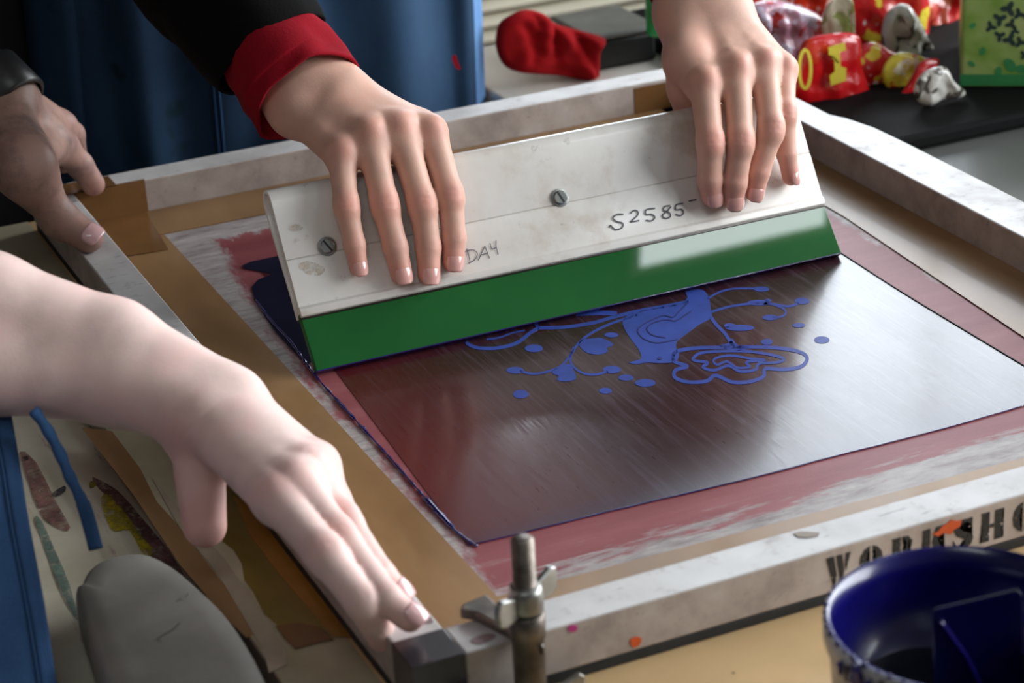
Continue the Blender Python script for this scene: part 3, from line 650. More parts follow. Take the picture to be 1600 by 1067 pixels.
# webbing between neighbouring knuckles
for a, b in ((0, 1), (1, 2), (2, 3)):
    m = (MA[a]+MA[b])/2; tip = (HA[a][1]+HA[b][1])/2; baseA.append((m-Nn*.004, m+(tip-m)*.16-Nn*.004, .0085, .006))
thA = [offs(655, 205, -.020), offs(662, 232, -.034), offs(650, 275, -.036), offs(640, 318, -.0335)]
thA = [np.array(p) for p in thA]
thumbA = ([(W_r-Nn*.004, thA[0], .016, .014), (thA[0], thA[1], .014, .011), (thA[1], thA[2], .011, .010), (thA[2], thA[3], .010, .0085)], .006)
bumpA = [(MA[i]+Nn*.0085+Un*.001, .0062, .0016) for i in range(4)]
for i in range(3):
    v = (MA[i]+MA[i+1])/2+Nn*.006; bumpA.append((v, .006, -.0011))
wA = [W_r, W_r*.6+W_l*.4, W_r*.3+W_l*.7, W_l]
for i in range(4):
    for t in (.25, .4, .55, .7, .85): bumpA.append((MA[i]*t+wA[i]*(1-t)+Nn*.009, .0035, .0006))
blA = [(m+Nn*.008, .009, .55) for m in MA]
meA = make_hand(HA, RA, [N2]*4, WA, baseA, .00115, blA, [thumbA], bumpA)
# ---- person at the back: (photo right hand), fingers arched
HB = [tipfix([offs(1100, 130, .013), offs(1110, 224, .026), offs(1109, 280, .0155), offs(1114, 319, .0068)], .0064),
      tipfix([offs(1150, 108, .014), offs(1157, 223, .028), offs(1148, 285, .0165), offs(1144, 325, .0068)], .0066),
      tipfix([offs(1193, 98, .012), offs(1205, 203, .026), offs(1185, 268, .0155), offs(1176, 313, .0068)], .0064),
      tipfix([offs(1224, 108, .006), offs(1226, 178, .018), offs(1229, 240, .0120), offs(1238, 289, .0060)], .0056)]
RB = [(.0104, .0091, .0084, .0076), (.0104, .0092, .0084, .0077), (.0099, .0090, .0078, .0071), (.0087, .0077, .0068, .0061)]
dB = (CAM-V(HB[1][0])).length
WB_l = np.array(atd(1066, 22, dB+.036)); WB_r = np.array(atd(1130, 12, dB+.042)); WB = (WB_l+WB_r)/2
EB = np.array(atd(1050, -250, dB+.17)); MB = [f[0] for f in HB]; wB = [WB_l, WB_l*.65+WB_r*.35, WB_l*.3+WB_r*.7, WB_r]
baseB = []
for j, wpt in zip(MB, wB): baseB.append((wpt-Nn*.002, j-Nn*.004, .0145, .0108))
midB = sum(MB)/4
baseB.append((WB*.6+midB*.4-Nn*.008, midB-Nn*.010-Un*.002, .018, .012))
baseB.append((WB_l, EB, .0200, .030)); baseB.append((WB_r, EB, .0200, .030)); baseB.append((WB, EB, .022, .038))
for a, b in ((0, 1), (1, 2), (2, 3)):
    m = (MB[a]+MB[b])/2; tp = (HB[a][1]+HB[b][1])/2; baseB.append((m-Nn*.004, m+(tp-m)*.18-Nn*.004, .0085, .006))
thB = [np.array(offs(*p)) for p in ((1072, 92, -.004), (1072, 138, -.020), (1080, 190, -.0345), (1090, 232, -.0335))]
thumbB = ([(WB_l, thB[0], .017, .014), (thB[0], MB[0]-Nn*.008, .013, .010), (thB[0], thB[1], .013, .0115), (thB[1], thB[2], .0115, .010), (thB[2], thB[3], .010, .0085)], .010)
bumpB = [(MB[i]+Nn*.0085+Un*.001, .0060, .0021) for i in range(4)]
for i in range(3): bumpB.append(((MB[i]+MB[i+1])/2+Nn*.006, .006, -.0014))
for i in range(4):
    for t in (.3, .45, .6, .75, .88): bumpB.append((MB[i]*t+wB[i]*(1-t)+Nn*.009, .0035, .0008))
meB = make_hand(HB, RB, [N2]*4, WB, baseB, .00115, [(m+Nn*.008, .009, .6) for m in MB], [thumbB], bumpB)
def P3(*a): return np.array(a, float)
def coarse(segs, res=.009): return build_flesh(segs, [], res, .028, .03)
def head_segs(c, fwd, k=1.):
    c = np.array(c); f = np.array(fwd, float); f /= np.linalg.norm(f); u = np.array((0, 0, 1.)); u = u-f*u.dot(f); u /= np.linalg.norm(u); s = np.cross(f, u)
    return [(c+u*.03-f*.012, c+u*.035-f*.03, .078, .076, None, .03), (c+f*.02-u*.03, c+f*.03-u*.075, .055, .030, None, .03), (c+f*.078+u*.01, c+f*.092-u*.022, .008, .012, None, .012),
            (c+s*.078, c+s*.08-u*.02, .014, .010, None, .006), (c-s*.078, c-s*.08-u*.02, .014, .010, None, .006),
            (c+f*.078-u*.055+s*.018, c+f*.078-u*.055-s*.018, .008, .008, None, .008), (c+f*.07+u*.022+s*.03, c+f*.07+u*.022+s*.034, .013, .013, None, .008), (c+f*.07+u*.022-s*.03, c+f*.07+u*.022-s*.034, .013, .013, None, .008)]
sh1, sh2 = P3(.08, 1.02, .49), P3(.41, 1.0, .50)
hc1 = P3(.25, .88, .73)
bodyA = coarse([(EA, WA2+(EA-WA2)*.45, .032, .026), (EA, sh1, .038, .05), (EB, WB+(EB-WB)*.45, .034, .028), (EB, sh2, .038, .05), (sh1, sh2, .06, .06),
    (P3(.20, 1.07, .40), P3(.22, 1.09, -.05), .10, .12), (P3(.33, 1.07, .40), P3(.32, 1.09, -.05), .10, .11),
    (P3(.20, 1.08, -.1), P3(.19, 1.08, -.42), .085, .055), (P3(.19, 1.08, -.42), P3(.19, 1.12, -.72), .052, .04), (P3(.34, 1.08, -.1), P3(.34, 1.08, -.42), .085, .055), (P3(.34, 1.08, -.42), P3(.35, 1.12, -.72), .052, .04),
    (P3(.19, 1.12, -.755), P3(.19, 1.0, -.765), .036, .028), (P3(.35, 1.12, -.755), P3(.35, 1.0, -.765), .036, .028),
    (P3(.25, 1.0, .49), hc1, .05, .045)]+head_segs(hc1, (0, -.75, -.55)))
p1 = join_meshes('person', [meA, meB, bodyA], M['skin'])
tag(p1, 'person in a blue denim apron pressing the squeegee with both hands', 'person')
for js, r, ln in ((HA[0], .0068, .0112), (HA[1], .0071, .0118), (HA[2], .0068, .0114), (HA[3], .0058, .0098), (HB[0], .0072, .0105), (HB[1], .0074, .0108), (HB[2], .0068, .0100), (HB[3], .0058, .0090)):
    dn = N2 if js is not HB[3] else (N2*.9+EX*.5)
    nail(p1, js, r, dn, M['nail'], ln)
# clothing of the person at the back
def tubec(name, pts, rad, mat, parent, n=40, wob=.05, sc=12, thick=.0025, cap=False, nseg=6, seed=0):
    P = smooth_path(pts, nseg); R_ = []
    if abs((V(pts[1])-V(pts[0])).normalized().z) >= .9: rad = [(r[1], r[0]) if isinstance(r, tuple) else r for r in rad]
    for i in range(len(P)):
        t = i/(len(P)-1)*(len(rad)-1); a = int(min(t, len(rad)-2)); f = t-a
        ra = rad[a] if isinstance(rad[a], tuple) else (rad[a],)*2; rb = rad[a+1] if isinstance(rad[a+1], tuple) else (rad[a+1],)*2
        R_.append((ra[0]*(1-f)+rb[0]*f, ra[1]*(1-f)+rb[1]*f))
    bm = bmesh.new(); tube(bm, P, R_, n, cap, lambda i, a: wob*noise.noise(V((math.cos(a)*1.3+seed, math.sin(a)*1.3, P[i].length*sc)))*1.6+wob*.5*noise.noise(V((math.cos(a)*3, math.sin(a)*3+seed, P[i].length*sc*3))))
    o = link(name, bm, mat, parent, True); 
    if not cap: solid(o, thick, 0)
    return o
wa = V(WA); ea = V(EA); c0 = V(atd(480, 148, dA+.046)); cdir = (ea-c0).normalized()
cuffA = [atd(478, 152, dA+.040), atd(462, 128, dA+.048), atd(440, 98, dA+.055), atd(405, 55, dA+.07)]
tubec('red_cuff', cuffA, [(.038, .040), (.0385, .041), (.037, .040), (.034, .037)], M['red_cloth'], p1, wob=.10, sc=30)
tubec('black_sleeve', [atd(425, 85, dA+.062), atd(400, 50, dA+.07), atd(350, -15, dA+.095), atd(290, -100, dA+.13), V(EA)*.5+V(sh1)*.5+V((0, 0, .01)), V(sh1)], [(.040, .043), (.043, .046), (.047, .050), (.052, .055), .062, .075], M['black_cloth'], p1, wob=.06)
tubec('red_cuff', [atd(1097, -2, dB+.040), atd(1095, -25, dB+.052), atd(1092, -70, dB+.075)], [(.037, .037), (.039, .039), (.040, .040)], M['maroon'], p1, wob=.09, sc=30, seed=3)
tubec('black_sleeve', [atd(1092, -45, dB+.065), atd(1090, -150, dB+.11), V(EB), V(EB)*.5+V(sh2)*.5, V(sh2)], [(.044, .044), .049, .058, .066, .078], M['black_cloth'], p1, wob=.05)
tubec('black_jumper', [V((.255, 1.09, -.12)), V((.255, 1.09, .05)), V((.25, 1.07, .25)), V((.25, 1.04, .42)), V((.25, 1.01, .55))], [(.18, .135), (.175, .13), (.185, .13), (.20, .12), (.07, .07)], M['black_cloth'], p1, n=64, wob=.02)
for x in (.185, .335): tubec('trouser_leg', [V((x, 1.09, -.08)), V((x, 1.09, -.42)), V((x, 1.12, -.74))], [.105, .08, .06], M['black_cloth'], p1, wob=.04)
for x in (.19, .35):
    bm = bmesh.new(); tube(bm, [V((x, 1.16, -.765)), V((x, 1.12, -.765)), V((x, 1.05, -.77)), V((x, .98, -.78))], [(.03, .03), (.042, .035), (.045, .028), (.03, .018)], 20); link('shoe', bm, M['gasket'], p1, True)
M['hair'] = simple('dark_brown_hair', (46, 32, 24), .6, var=.3, scale=90)
def hair(parent, c, fwd, mat):
    f = V(fwd).normalized(); u = V((0, 0, 1)); u = (u-f*u.dot(f)).normalized(); s = f.cross(u); bm = bmesh.new()
    bmesh.ops.create_icosphere(bm, subdivisions=4, radius=1)
    for v in list(bm.verts):
        q = v.co.copy()
        r = .098+.005*noise.noise(q*6)
        co = V(c)+u*.035-f*.022+f*q.x*r*1.02+s*q.y*r*.92+u*q.z*r
        v.co = co; v.tag = q.x > .45 and q.z < .45
    bmesh.ops.delete(bm, geom=[v for v in bm.verts if v.tag], context='VERTS')
    link('hair', bm, mat, parent, True)
hair(p1, hc1, (0, -.75, -.55), M['hair'])
# apron: hanging cloth with folds
ax0, ax1 = .083, .452
def apr(u, v):
    x = .052+(.448-.052)*u; z = -.55+v*.95
    y = .868+.075*abs(2*u-1)**2.6
    fz = 1-.3*v
    y += fz*(.010*math.sin(u*21+v*2.2)+.008*math.sin(u*37-v*4+1)*max(0, math.sin(u*5))+.006*noise.noise(V((u*9, v*5, 3))))
    y += .010*math.exp(-((u-.10-.10*(1-v))/.03)**2)-.012*math.exp(-((u-.94)/.03)**2)
    if z > .1: y += (z-.1)*.32
    x += .012*noise.noise(V((0, v*4, u)))*(1 if u < .1 else .3)
    return V((x, y, z))
bm = bmesh.new(); sheet(bm, apr, 120, 90); up_faces(bm, V((0, -1, 0))); apron1 = link('denim_apron', bm, M['denim'], p1, True); solid(apron1, .002, 0)
bm = bmesh.new(); sheet(bm, lambda u, v: apr(.962+.04*u, v)+V((0, -.0022, 0)), 4, 90); o = link('apron_hem', bm, M['denim_lit'], apron1, True); solid(o, .0015, 0)  # right hem faces the light; its brightness is painted into the denim
bm = bmesh.new(); sheet(bm, lambda u, v: apr(.0+.085*u-.02*(1-v), v)+V((0, -.0022, 0)), 4, 90); o = link('apron_hem', bm, M['denim'], apron1, True); solid(o, .0015, 0)
bm = bmesh.new()
for uu in (.325, .335):
    P = [apr(uu+.03*(v-.6), v)+V((0, -.0015, 0)) for v in [k/60 for k in range(25, 61)]]; tube(bm, P, .0010, 6)
link('pocket_seam', bm, M['denim_near'], apron1, True)
def bib(u, v): return V((.28+(u-.5)*.24, .915+.12*(v)+.0*u+.05*abs(2*u-1)**2, .40+.13*v)) if False else apr(.18+.64*u, 1)+V((0, .10*v, .12*v))
bm = bmesh.new(); sheet(bm, bib, 20, 10); o = link('apron_bib', bm, M['denim'], apron1, True); solid(o, .002, 0)
splat('red_stain', [(706, 90), (712, 86), (716, 98), (720, 108), (712, 106)], lambda a, b: aty(a, b, .862), M['red_cloth'], 3, apron1, V((0, -1, 0)))

# ---- person on the near left: bare arm, hand on the corner of the frame
def az(px, py, z): return np.array(at(px, py, z))
NI = [az(432, 778, .050), az(508, 866, .038), az(568, 942, .021), az(604, 1007, -.012)]
NM = [az(464, 752, .055), az(530, 838, .037), az(604, 936, .021), az(657, 978, .0085)]
NR = [az(484, 732, .052), az(538, 812, .033), az(594, 898, .022), az(634, 938, .0085)]
NP = [az(496, 722, .043), az(528, 786, .026), az(550, 838, .015), az(578, 884, .0075)]
NF = [tipfix(NI, .0070), tipfix(NM, .0068), tipfix(NR, .0066), tipfix(NP, .0060)]
RN = [(.0110, .0098, .0088, .0076), (.0100, .0086, .0078, .0074), (.0095, .0082, .0074, .0070), (.0085, .0072, .0064, .0060)]
vN = np.array((CAM-V(NF[0][1])).normalized()); dz = np.array((0, 0, 1.)); dN = (vN*.6+dz*.6); dN /= np.linalg.norm(dN)
WN_u = az(362, 626, .062); WN_l = az(312, 650, .062); WN = (WN_u+WN_l)/2
dw = np.linalg.norm(WN-np.array(CAM))
F1u = np.array(atd(180, 536, dw+.02)); F1l = np.array(atd(180, 590, dw+.02))
F2u = np.array(atd(-20, 475, dw+.03)); F2l = np.array(atd(-20, 560, dw+.03)); EN = np.array(atd(-330, 440, dw+.04))
MN = [f[0] for f in NF]; wN = [WN_l, WN_l*.6+WN_u*.4, WN_l*.3+WN_u*.7, WN_u]
baseN = []
for j, wpt in zip(MN, wN): baseN.append((wpt-dN*.002, j-dN*.004, .0150, .0110))
midN = sum(MN)/4
baseN.append((WN-dN*.004, midN-dN*.008, .020, .014))
baseN += [(WN_u, F1u, .0175, .0225), (WN_l, F1l, .0180, .0250), (F1u, F2u, .0225, .0270), (F1l, F2l, .0250, .0290), (F2u, EN, .027, .036), (F2l, EN, .029, .040)]
for a, b in ((0, 1), (1, 2), (2, 3)):
    m = (MN[a]+MN[b])/2; tp = (NF[a][1]+NF[b][1])/2; baseN.append((m-dN*.004, m+(tp-m)*.22-dN*.004, .010, .0075))
TN = [np.array(atd(330, 705, dw+.004)), np.array(atd(312, 742, dw-.002)), np.array(atd(320, 822, dw-.006))]
t0 = np.array(atd(300, 672, dw+.006))
thumbN = ([(t0, TN[0], .0150, .0140), (t0+np.array((.004, 0, 0)), np.array(atd(295, 700, dw)), .010, .010), (TN[0], TN[1], .0135, .0112), (TN[1], TN[2], .0112, .0096), (TN[1]*.5+TN[2]*.5, TN[2], .0108, .0096)], .008)
web = ([(np.array(atd(370, 700, dw+.004)), MN[0]-dN*.004, .013, .010)], .01)
bumpN = [(MN[i]+dN*.010, .007, .0018) for i in range(4)]
for i in range(4):
    for t in (.8,): bumpN.append((MN[i]*t+wN[i]*(1-t)+dN*.012, .006, .0004))
wd = (WN-F1u); wd = wd/np.linalg.norm(wd)
ct = np.array(RT)*.67-np.array(UP)*.74
grN = [(np.array(atd(310, 660, dw-.017)), ct, .0009, .014, .0011), (np.array(atd(326, 672, dw-.016)), ct, .0009, .011, .0009), (np.array(atd(300, 652, dw-.016)), ct, .0008, .009, .0006)]
blN = [(MN[i]+dN*.009, .010, .5) for i in range(4)]+[(np.array(atd(300, 675, dw-.01)), .016, .9), (np.array(atd(345, 745, dw-.006)), .012, .6), (np.array(atd(570, 915, dw)), .004, .0), (TN[2], .022, 1.0), (TN[1], .016, .8), (np.array(atd(460, 822, dw)), .010, .6)]  # thumb entries are stronger: its shade and inky tone painted in
meN = make_hand(NF, RN, [V(dN)]*4, WN, baseN, .0013, blN, [thumbN], bumpN, grN, join=.010, base_k=.010)
shN = P3(-.52, .22, .42); hcN = P3(-.50, .14, .74)
bodyN = coarse([(EN, F2u*.6+EN*.4, .036, .033), (EN, shN, .045, .058), (shN, P3(-.62, -.10, .44), .06, .06), (P3(-.60, -.08, .4), P3(-.60, -.12, .1), .05, .04), (P3(-.60, -.12, .1), P3(-.44, -.22, -.02), .038, .03),
    (P3(-.56, .14, .36), P3(-.52, .12, -.1), .10, .12), (P3(-.58, .0, .36), P3(-.56, -.0, -.1), .10, .12), (P3(-.54, .13, -.1), P3(-.54, .13, -.72), .08, .042), (P3(-.56, -.03, -.1), P3(-.56, -.03, -.72), .08, .042),
    (P3(-.56, .13, -.755), P3(-.45, .13, -.765), .036, .028), (P3(-.58, -.03, -.755), P3(-.46, -.03, -.765), .036, .028), (P3(-.56, .08, .47), hcN, .05, .045)]+head_segs(hcN, (.85, .1, -.35)))
p3 = join_meshes('person', [meN, bodyN], M['skin_pale'])
tag(p3, 'person at the near left with bare forearm pressing the black taped corner of the screen', 'person')
nail(p3, NF[1], .0074, V(dN)+RT*.3+UP*.5, M['nail_pale'], .0115); nail(p3, NF[2], .0070, V(dN)+RT*.3+UP*.5, M['nail_pale'], .011); nail(p3, NF[3], .0062, V(dN), M['nail_pale'], .010)
def nap(u, v):   # apron hanging beside the bench
    y = .235-.5*u; z = -.62+v*.80
    x = -.128-.015*(1-v)-.10*u+.006*math.sin(u*19+v*3)+.005*noise.noise(V((u*6, v*5, 1)))-(.05*(v-.62) if v > .62 else 0)
    return V((x, y, z))
M['skirt'] = M['denim_near']
def nap2(u, v):
    # right-hand edge follows the hem
    py = 640+(1-v)*900; hem = 2+(py-640)*.28-40*max(0, (py-900)/900)**2 if py > 640 else 0
    px = hem+(-330-hem)*u
    p = atd(px, py, 1.215+.10*u**1.6+.008*math.sin(u*17)+.004*math.sin(u*40+v*5)-.05*(1-v)); return p
def hemx(z):   # world hem from three sighted points
    return 0
e0, e1 = atd(14, 655, 1.27), atd(84, 1067, 1.19)
def nap3(u, v):
    t = (1-v)*2.6-.15
    p = e0.lerp(e1, t); p = p+V((-.30*u, -.16*u+.05*u*u, 0))
    p += V((.0, -1, .0))*(.007*math.sin(u*23+v*2)+.004*noise.noise(V((u*9, v*8, 0)))); return p
bm = bmesh.new(); sheet(bm, nap3, 90, 60); up_faces(bm, V((0, -1, 0))); apron3 = link('denim_apron', bm, M['denim_near'], p3, True); solid(apron3, .002, 0)
bm = bmesh.new(); sheet(bm, lambda u, v: nap3(.028*u+.0, v)+V((0, -.0022, 0)), 4, 60); o = link('apron_hem', bm, M['denim_near'], apron3, True); solid(o, .0018, 0)
bm = bmesh.new(); tube(bm, [nap3(.032, k/60)+V((0, -.003, 0)) for k in range(61)], .0007, 6); link('stitched_seam', bm, M['denim_near'], apron3, True)
st_ = [(52, 640, 1.24), (72, 668, 1.24), (92, 705, 1.238), (108, 742, 1.236), (126, 778, 1.234), (136, 805, 1.232), (150, 858, 1.230)]
bm = bmesh.new(); P = smooth_path([atd(*p) for p in st_], 6); tube(bm, P, [(.0034*(1+.15*math.sin(i*1.1)), .0026) if i < 26 else (.0044, .0030) for i in range(len(P))], 12); o = link('apron_tie', bm, M['denim_near'], apron3, True)
tubec('black_top', [V((-.57, .06, -.12)), V((-.58, .06, .1)), V((-.58, .06, .38)), V((-.57, .06, .50))], [(.15, .20), (.15, .19), (.13, .20), (.07, .07)], M['black_cloth'], p3, n=48, wob=.02)
tubec('short_sleeve', [V(shN)*.62+V(EN)*.38, V(shN), V((-.56, .1, .44))], [.068, .078, .08], M['black_cloth'], p3)
for y in (.13, -.03): tubec('trouser_leg', [V((-.55, y, -.08)), V((-.55, y, -.42)), V((-.56, y, -.74))], [.105, .08, .06], M['black_cloth'], p3, wob=.04)
hair(p3, hcN, (.85, .1, -.35), M['hair'])

# ---- person on the far left: inky hand with a watch, thumb on the bar
def ad(px, py, d): return np.array(atd(px, py, d))
dF = (CAM-at(110, 350, 0)).length
TF = [np.array(at(38, 262, .066)), np.array(at(62, 300, .045)), np.array(at(96, 345, .022)), np.array(at(138, 371, .0107))]
RFt = (.0150, .0135, .0125, .0108)
IF = [ad(72, 222, dF+.015), ad(100, 232, dF+.030), ad(125, 258, dF+.045), np.array(at(146, 288, .006))]
MF = [ad(62, 190, dF+.03), ad(96, 196, dF+.05), ad(112, 210, dF+.065), ad(118, 240, dF+.075)]
RF_ = [ad(52, 185, dF+.05), ad(80, 200, dF+.07), ad(92, 225, dF+.085), ad(98, 255, dF+.09)]
QF = [ad(42, 185, dF+.06), ad(60, 205, dF+.08), ad(70, 230, dF+.09), ad(74, 250, dF+.095)]
WF = ad(-6, 158, dF-.01); EF = ad(-220, -50, dF+.05)
vF = (CAM-at(60, 250, 0)).normalized(); dFn = vF*.7+V((0, 0, .5))+RT*.4
baseF = [(WF, IF[0], .024, .015), (WF, MF[0], .024, .014), (WF, RF_[0], .022, .013), (WF, QF[0], .020, .012), (WF, TF[0], .023, .020), (WF, EF, .026, .038), (IF[0], TF[0], .014, .017)]
meF = make_hand([IF, MF, RF_, QF], [(.0125, .0110, .0100, .0088), (.012, .0108, .0098, .0088), (.011, .0098, .009, .008), (.010, .009, .008, .007)], [dFn]*4, WF, baseF, .0016, [(TF[3], .02, .5), (TF[2], .012, .4)],
    [([(TF[0], TF[1], RFt[0]*1.15, RFt[1]), (TF[1], TF[2], RFt[1], RFt[2]), (TF[2], TF[3], RFt[2], RFt[3])], .008)], join=.014)
shF = P3(-.12, .98, .50); hcF = P3(-.18, .90, .80)
bodyF = coarse([(EF, WF+(EF-WF)*.5, .036, .030), (EF, shF, .045, .06), (shF, P3(-0.360, 1.040, .50), .065, .065), (P3(-0.380, 1.040, .46), P3(-0.380, 0.990, .12), .05, .04), (P3(-0.380, 0.990, .12), P3(-0.280, 0.830, -.08), .038, .03),
    (P3(-0.120, 0.990, .42), P3(-0.100, 1.010, -.05), .11, .12), (P3(-0.280, 1.050, .42), P3(-0.240, 1.060, -.05), .11, .12), (P3(-0.100, 1.010, -.1), P3(-0.100, 1.010, -.72), .09, .045), (P3(-0.260, 1.060, -.1), P3(-0.260, 1.060, -.72), .09, .045),
    (P3(-0.100, 1.010, -.755), P3(-0.060, 0.900, -.765), .038, .03), (P3(-0.260, 1.060, -.755), P3(-0.220, 0.950, -.765), .038, .03), (P3(-0.200, 0.940, .52), hcF, .055, .05)]+head_segs(hcF, (.35, -.7, -.5)))
p2 = join_meshes('person', [meF, bodyF], M['skin_dirty'])
tag(p2, 'person at the far left with an inky hand and grey wristwatch gripping the frame corner', 'person')
nail(p2, [None, None, TF[2], TF[3]], .0108, vF*.5+V((0, 0, .6)), M['nail_pale'], .0125, wid=.70)
tubec('black_sleeve', [V(WF)*.30+V(EF)*.70, V(EF), V(EF)*.5+V(shF)*.5, V(shF)], [.050, .064, .074, .084], M['black_cloth'], p2)
tubec('black_jumper', [V((-.115, 1.00, -.40)), V((-.115, 1.00, .1)), V((-.14, 1.01, .42)), V((-.18, 1.03, .55))], [(.18, .12), (.18, .12), (.20, .12), (.08, .08)], M['black_cloth'], p2, n=48, wob=.02)
for x, y in ((-.10, 1.01), (-.26, 1.06)): tubec('trouser_leg', [V((x, y, -.08)), V((x, y, -.42)), V((x, y, -.74))], [.11, .085, .065], M['black_cloth'], p2, wob=.04)
hair(p2, hcF, (.35, -.7, -.5), M['hair'])
watch = thing('wristwatch', 'dark grey wristwatch on the inky wrist at the far left edge', 'watch')
wdir = (V(EF)-V(WF)).normalized(); wc = V(WF)+wdir*.002; bm = bmesh.new()
tube(bm, [wc-wdir*.0155, wc-wdir*.014, wc+wdir*.014, wc+wdir*.0155], [.0300, .0318, .0322, .0305], 40, False)
M['watch'] = simple('dark_grey_strap', (64, 64, 62), .35, .3, var=.2); o = link('strap', bm, M['watch'], watch, True); solid(o, .002, 1)
q = V((0, 0, 1)); q = (q-wdir*q.dot(wdir)).normalized(); q2 = (q*.6+(-RT)*.8); q2 = (q2-wdir*q2.dot(wdir)).normalized(); bm = bmesh.new(); cyl(bm, wc+q2*.031, wc+q2*.038, .016, 36); link('watch_case', bm, M['steel'], watch)
bm = bmesh.new(); cyl(bm, wc+q2*.0381, wc+q2*.0386, .0135, 36); link('dial', bm, M['pearl'], watch)

# ================================================================== clamp
cx = aty(825, 1000, -.0135).x; cy = -.0135; zt = aty(819, 838, cy).z; zw_ = aty(822, 930, cy).z
clamp = thing('screen_clamp', 'steel screw clamp with wing nuts gripping the near bar of the silk screen', 'clamp', loc=(0, 0, 0))
bm = bmesh.new(); P = []; R_ = []; z = zt
n_ = 120
for i in range(n_):
    zz = zt-.0012-(zt-.0012-zw_+.004)*i/(n_-1); P.append(V((cx, cy, zz))); R_.append(0.0052+.0006*math.sin(i*2*PI/5.2))
P = [V((cx, cy, zt)), V((cx, cy, zt-.0006))]+P; R_ = [.0038, .0047]+R_
tube(bm, P, R_, 28); link('threaded_rod', bm, M['darksteel'], clamp, True)
wn = bmesh.new(); lathe(wn, [(0, .006), (.0058, .006), (.0078, .005), (.0086, .002), (.0086, -.006), (.0078, -.0085), (0, -.0085)], (cx, cy, zw_), 36)
wing = link('wing_nut', wn, M['steel'], clamp, True)
wd_ = (at(868, 908, zw_)-at(790, 962, zw_)); wd_.z = 0; wd_.normalize(); wp_ = V((-wd_.y, wd_.x, 0))
def wing_plate(c, d, p, l, h, drop, t=.0022, lift=0):
    bm = bmesh.new(); pr = [(.0065, -.006), (.0065, .003), (l*.5, .0045+lift), (l*.82, .0068+lift), (l*.96, .0055+lift), (l, .0015+lift), (l*.97, -h*.55), (l*.8, -h*.75), (l*.4, -h*.7)]
    extr(bm, [c+d*a+V((0, 0, b+drop))-p*t for a, b in pr], p*2*t)
    o = link('wing', bm, M['steel'], wing); m = o.modifiers.new('edge', 'BEVEL'); m.width = .0009; m.segments = 3; return o
wing_plate(V((cx, cy, zw_)), wd_, wp_, .023, .011, 0, .0018); wing_plate(V((cx, cy, zw_)), -wd_, wp_, .022, .011, -.001, .0018)
bm = bmesh.new(); tube(bm, [V((cx, cy, zw_-.009)), V((cx, cy, zw_-.0095)), V((cx, cy, zw_-.022)), V((cx, cy, zw_-.0225)), V((cx, cy, -.046)), V((cx, cy, -.051))], [.0078, .0088, .0088, .0080, .0076, .0076], 32); link('sleeve', bm, M['darksteel'], clamp, True)
# jaw reaching over the bar
jl = at(718, 962, .003); bm = bmesh.new()
jp = [(jl.x, jl.y), (jl.x+.006, jl.y-.006), (jl.x+.018, cy-.002), (cx+.004, cy-.009), (cx+.0075, cy-.003), (cx+.0075, cy+.006), (cx+.003, cy+.020), (jl.x+.018, jl.y+.008), (jl.x+.004, jl.y+.005)]
a_ = sum(jp[i][0]*jp[(i+1) % 9][1]-jp[(i+1) % 9][0]*jp[i][1] for i in range(9))
prism(bm, jp if a_ > 0 else jp[::-1], .0010, .0065); o = link('jaw', bm, M['darksteel'], clamp); m = o.modifiers.new('edge', 'BEVEL'); m.width = .0014; m.segments = 3
zl = -.036
wn = bmesh.new(); lathe(wn, [(0, .006), (.009, .006), (.0105, .004), (.011, -.004), (.009, -.008), (0, -.008)], (cx, cy, zl), 36); wing2 = link('wing_nut', wn, M['steel'], clamp, True)
d2 = V((math.cos(.15), math.sin(.15), 0)); p2_ = V((-d2.y, d2.x, 0))
for sgn in (1, -1):
    bm = bmesh.new(); c = V((cx, cy, zl)); d = d2*sgn
    extr(bm, [c+d*a+V((0, 0, b))-p2_*.0015 for a, b in ((.008, -.008), (.008, .006), (.014, .010), (.028, .0135), (.031, .011), (.031, -.008))], p2_*.003)
    o = link('wing', bm, M['steel'], wing2); m = o.modifiers.new('edge', 'BEVEL'); m.width = .001; m.segments = 3
bm = bmesh.new(); tube(bm, [at(880, 1062, -.046), at(938, 1056, -.046)], [.0052, .0045], 20); link('clamp_foot', bm, M['steel'], clamp, True)

# ================================================================== ink tub
rc = at(1512, 962, .045); RR = .0625; bc = (rc.x, rc.y, -H-.0068); hh = .0779
tub = thing('ink_tub', 'round tub of dark blue ink with drips on its rim in the near right corner', 'tub', loc=(0, 0, 0))
bm = bmesh.new(); lathe(bm, [(0, 0), (RR*.90, 0), (RR*.92, .002), (RR*.985, hh-.012), (RR+.0015, hh-.011), (RR+.0018, hh-.001), (RR+.001, hh), (RR-.0008, hh), (RR-.0012, hh-.012), (RR*.90, .003), (0, .003)], bc, 96)
bmesh.ops.recalc_face_normals(bm, faces=bm.faces); body = link('tub_wall', bm, M['tin'], tub, True)
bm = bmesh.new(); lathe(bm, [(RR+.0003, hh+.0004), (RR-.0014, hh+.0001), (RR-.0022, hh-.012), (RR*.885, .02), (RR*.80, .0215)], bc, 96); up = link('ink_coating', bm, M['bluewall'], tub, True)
bm = bmesh.new(); g_ = []
for r in range(0, 25):
    row = []
    for k in range(72):
        a = 2*PI*k/72; rr = RR*.885*r/24; x, y = rr*math.cos(a), rr*math.sin(a)
        row.append(bm.verts.new((bc[0]+x, bc[1]+y, bc[2]+.024+.0035*noise.noise(V((x*28, y*28, 2)))+.004*(r/24)**6)))
    g_.append(row)
for r in range(24):
    for k in range(72): bm.faces.new((g_[r][k], g_[r][(k+1) % 72], g_[r+1][(k+1) % 72], g_[r+1][k])) if r else None
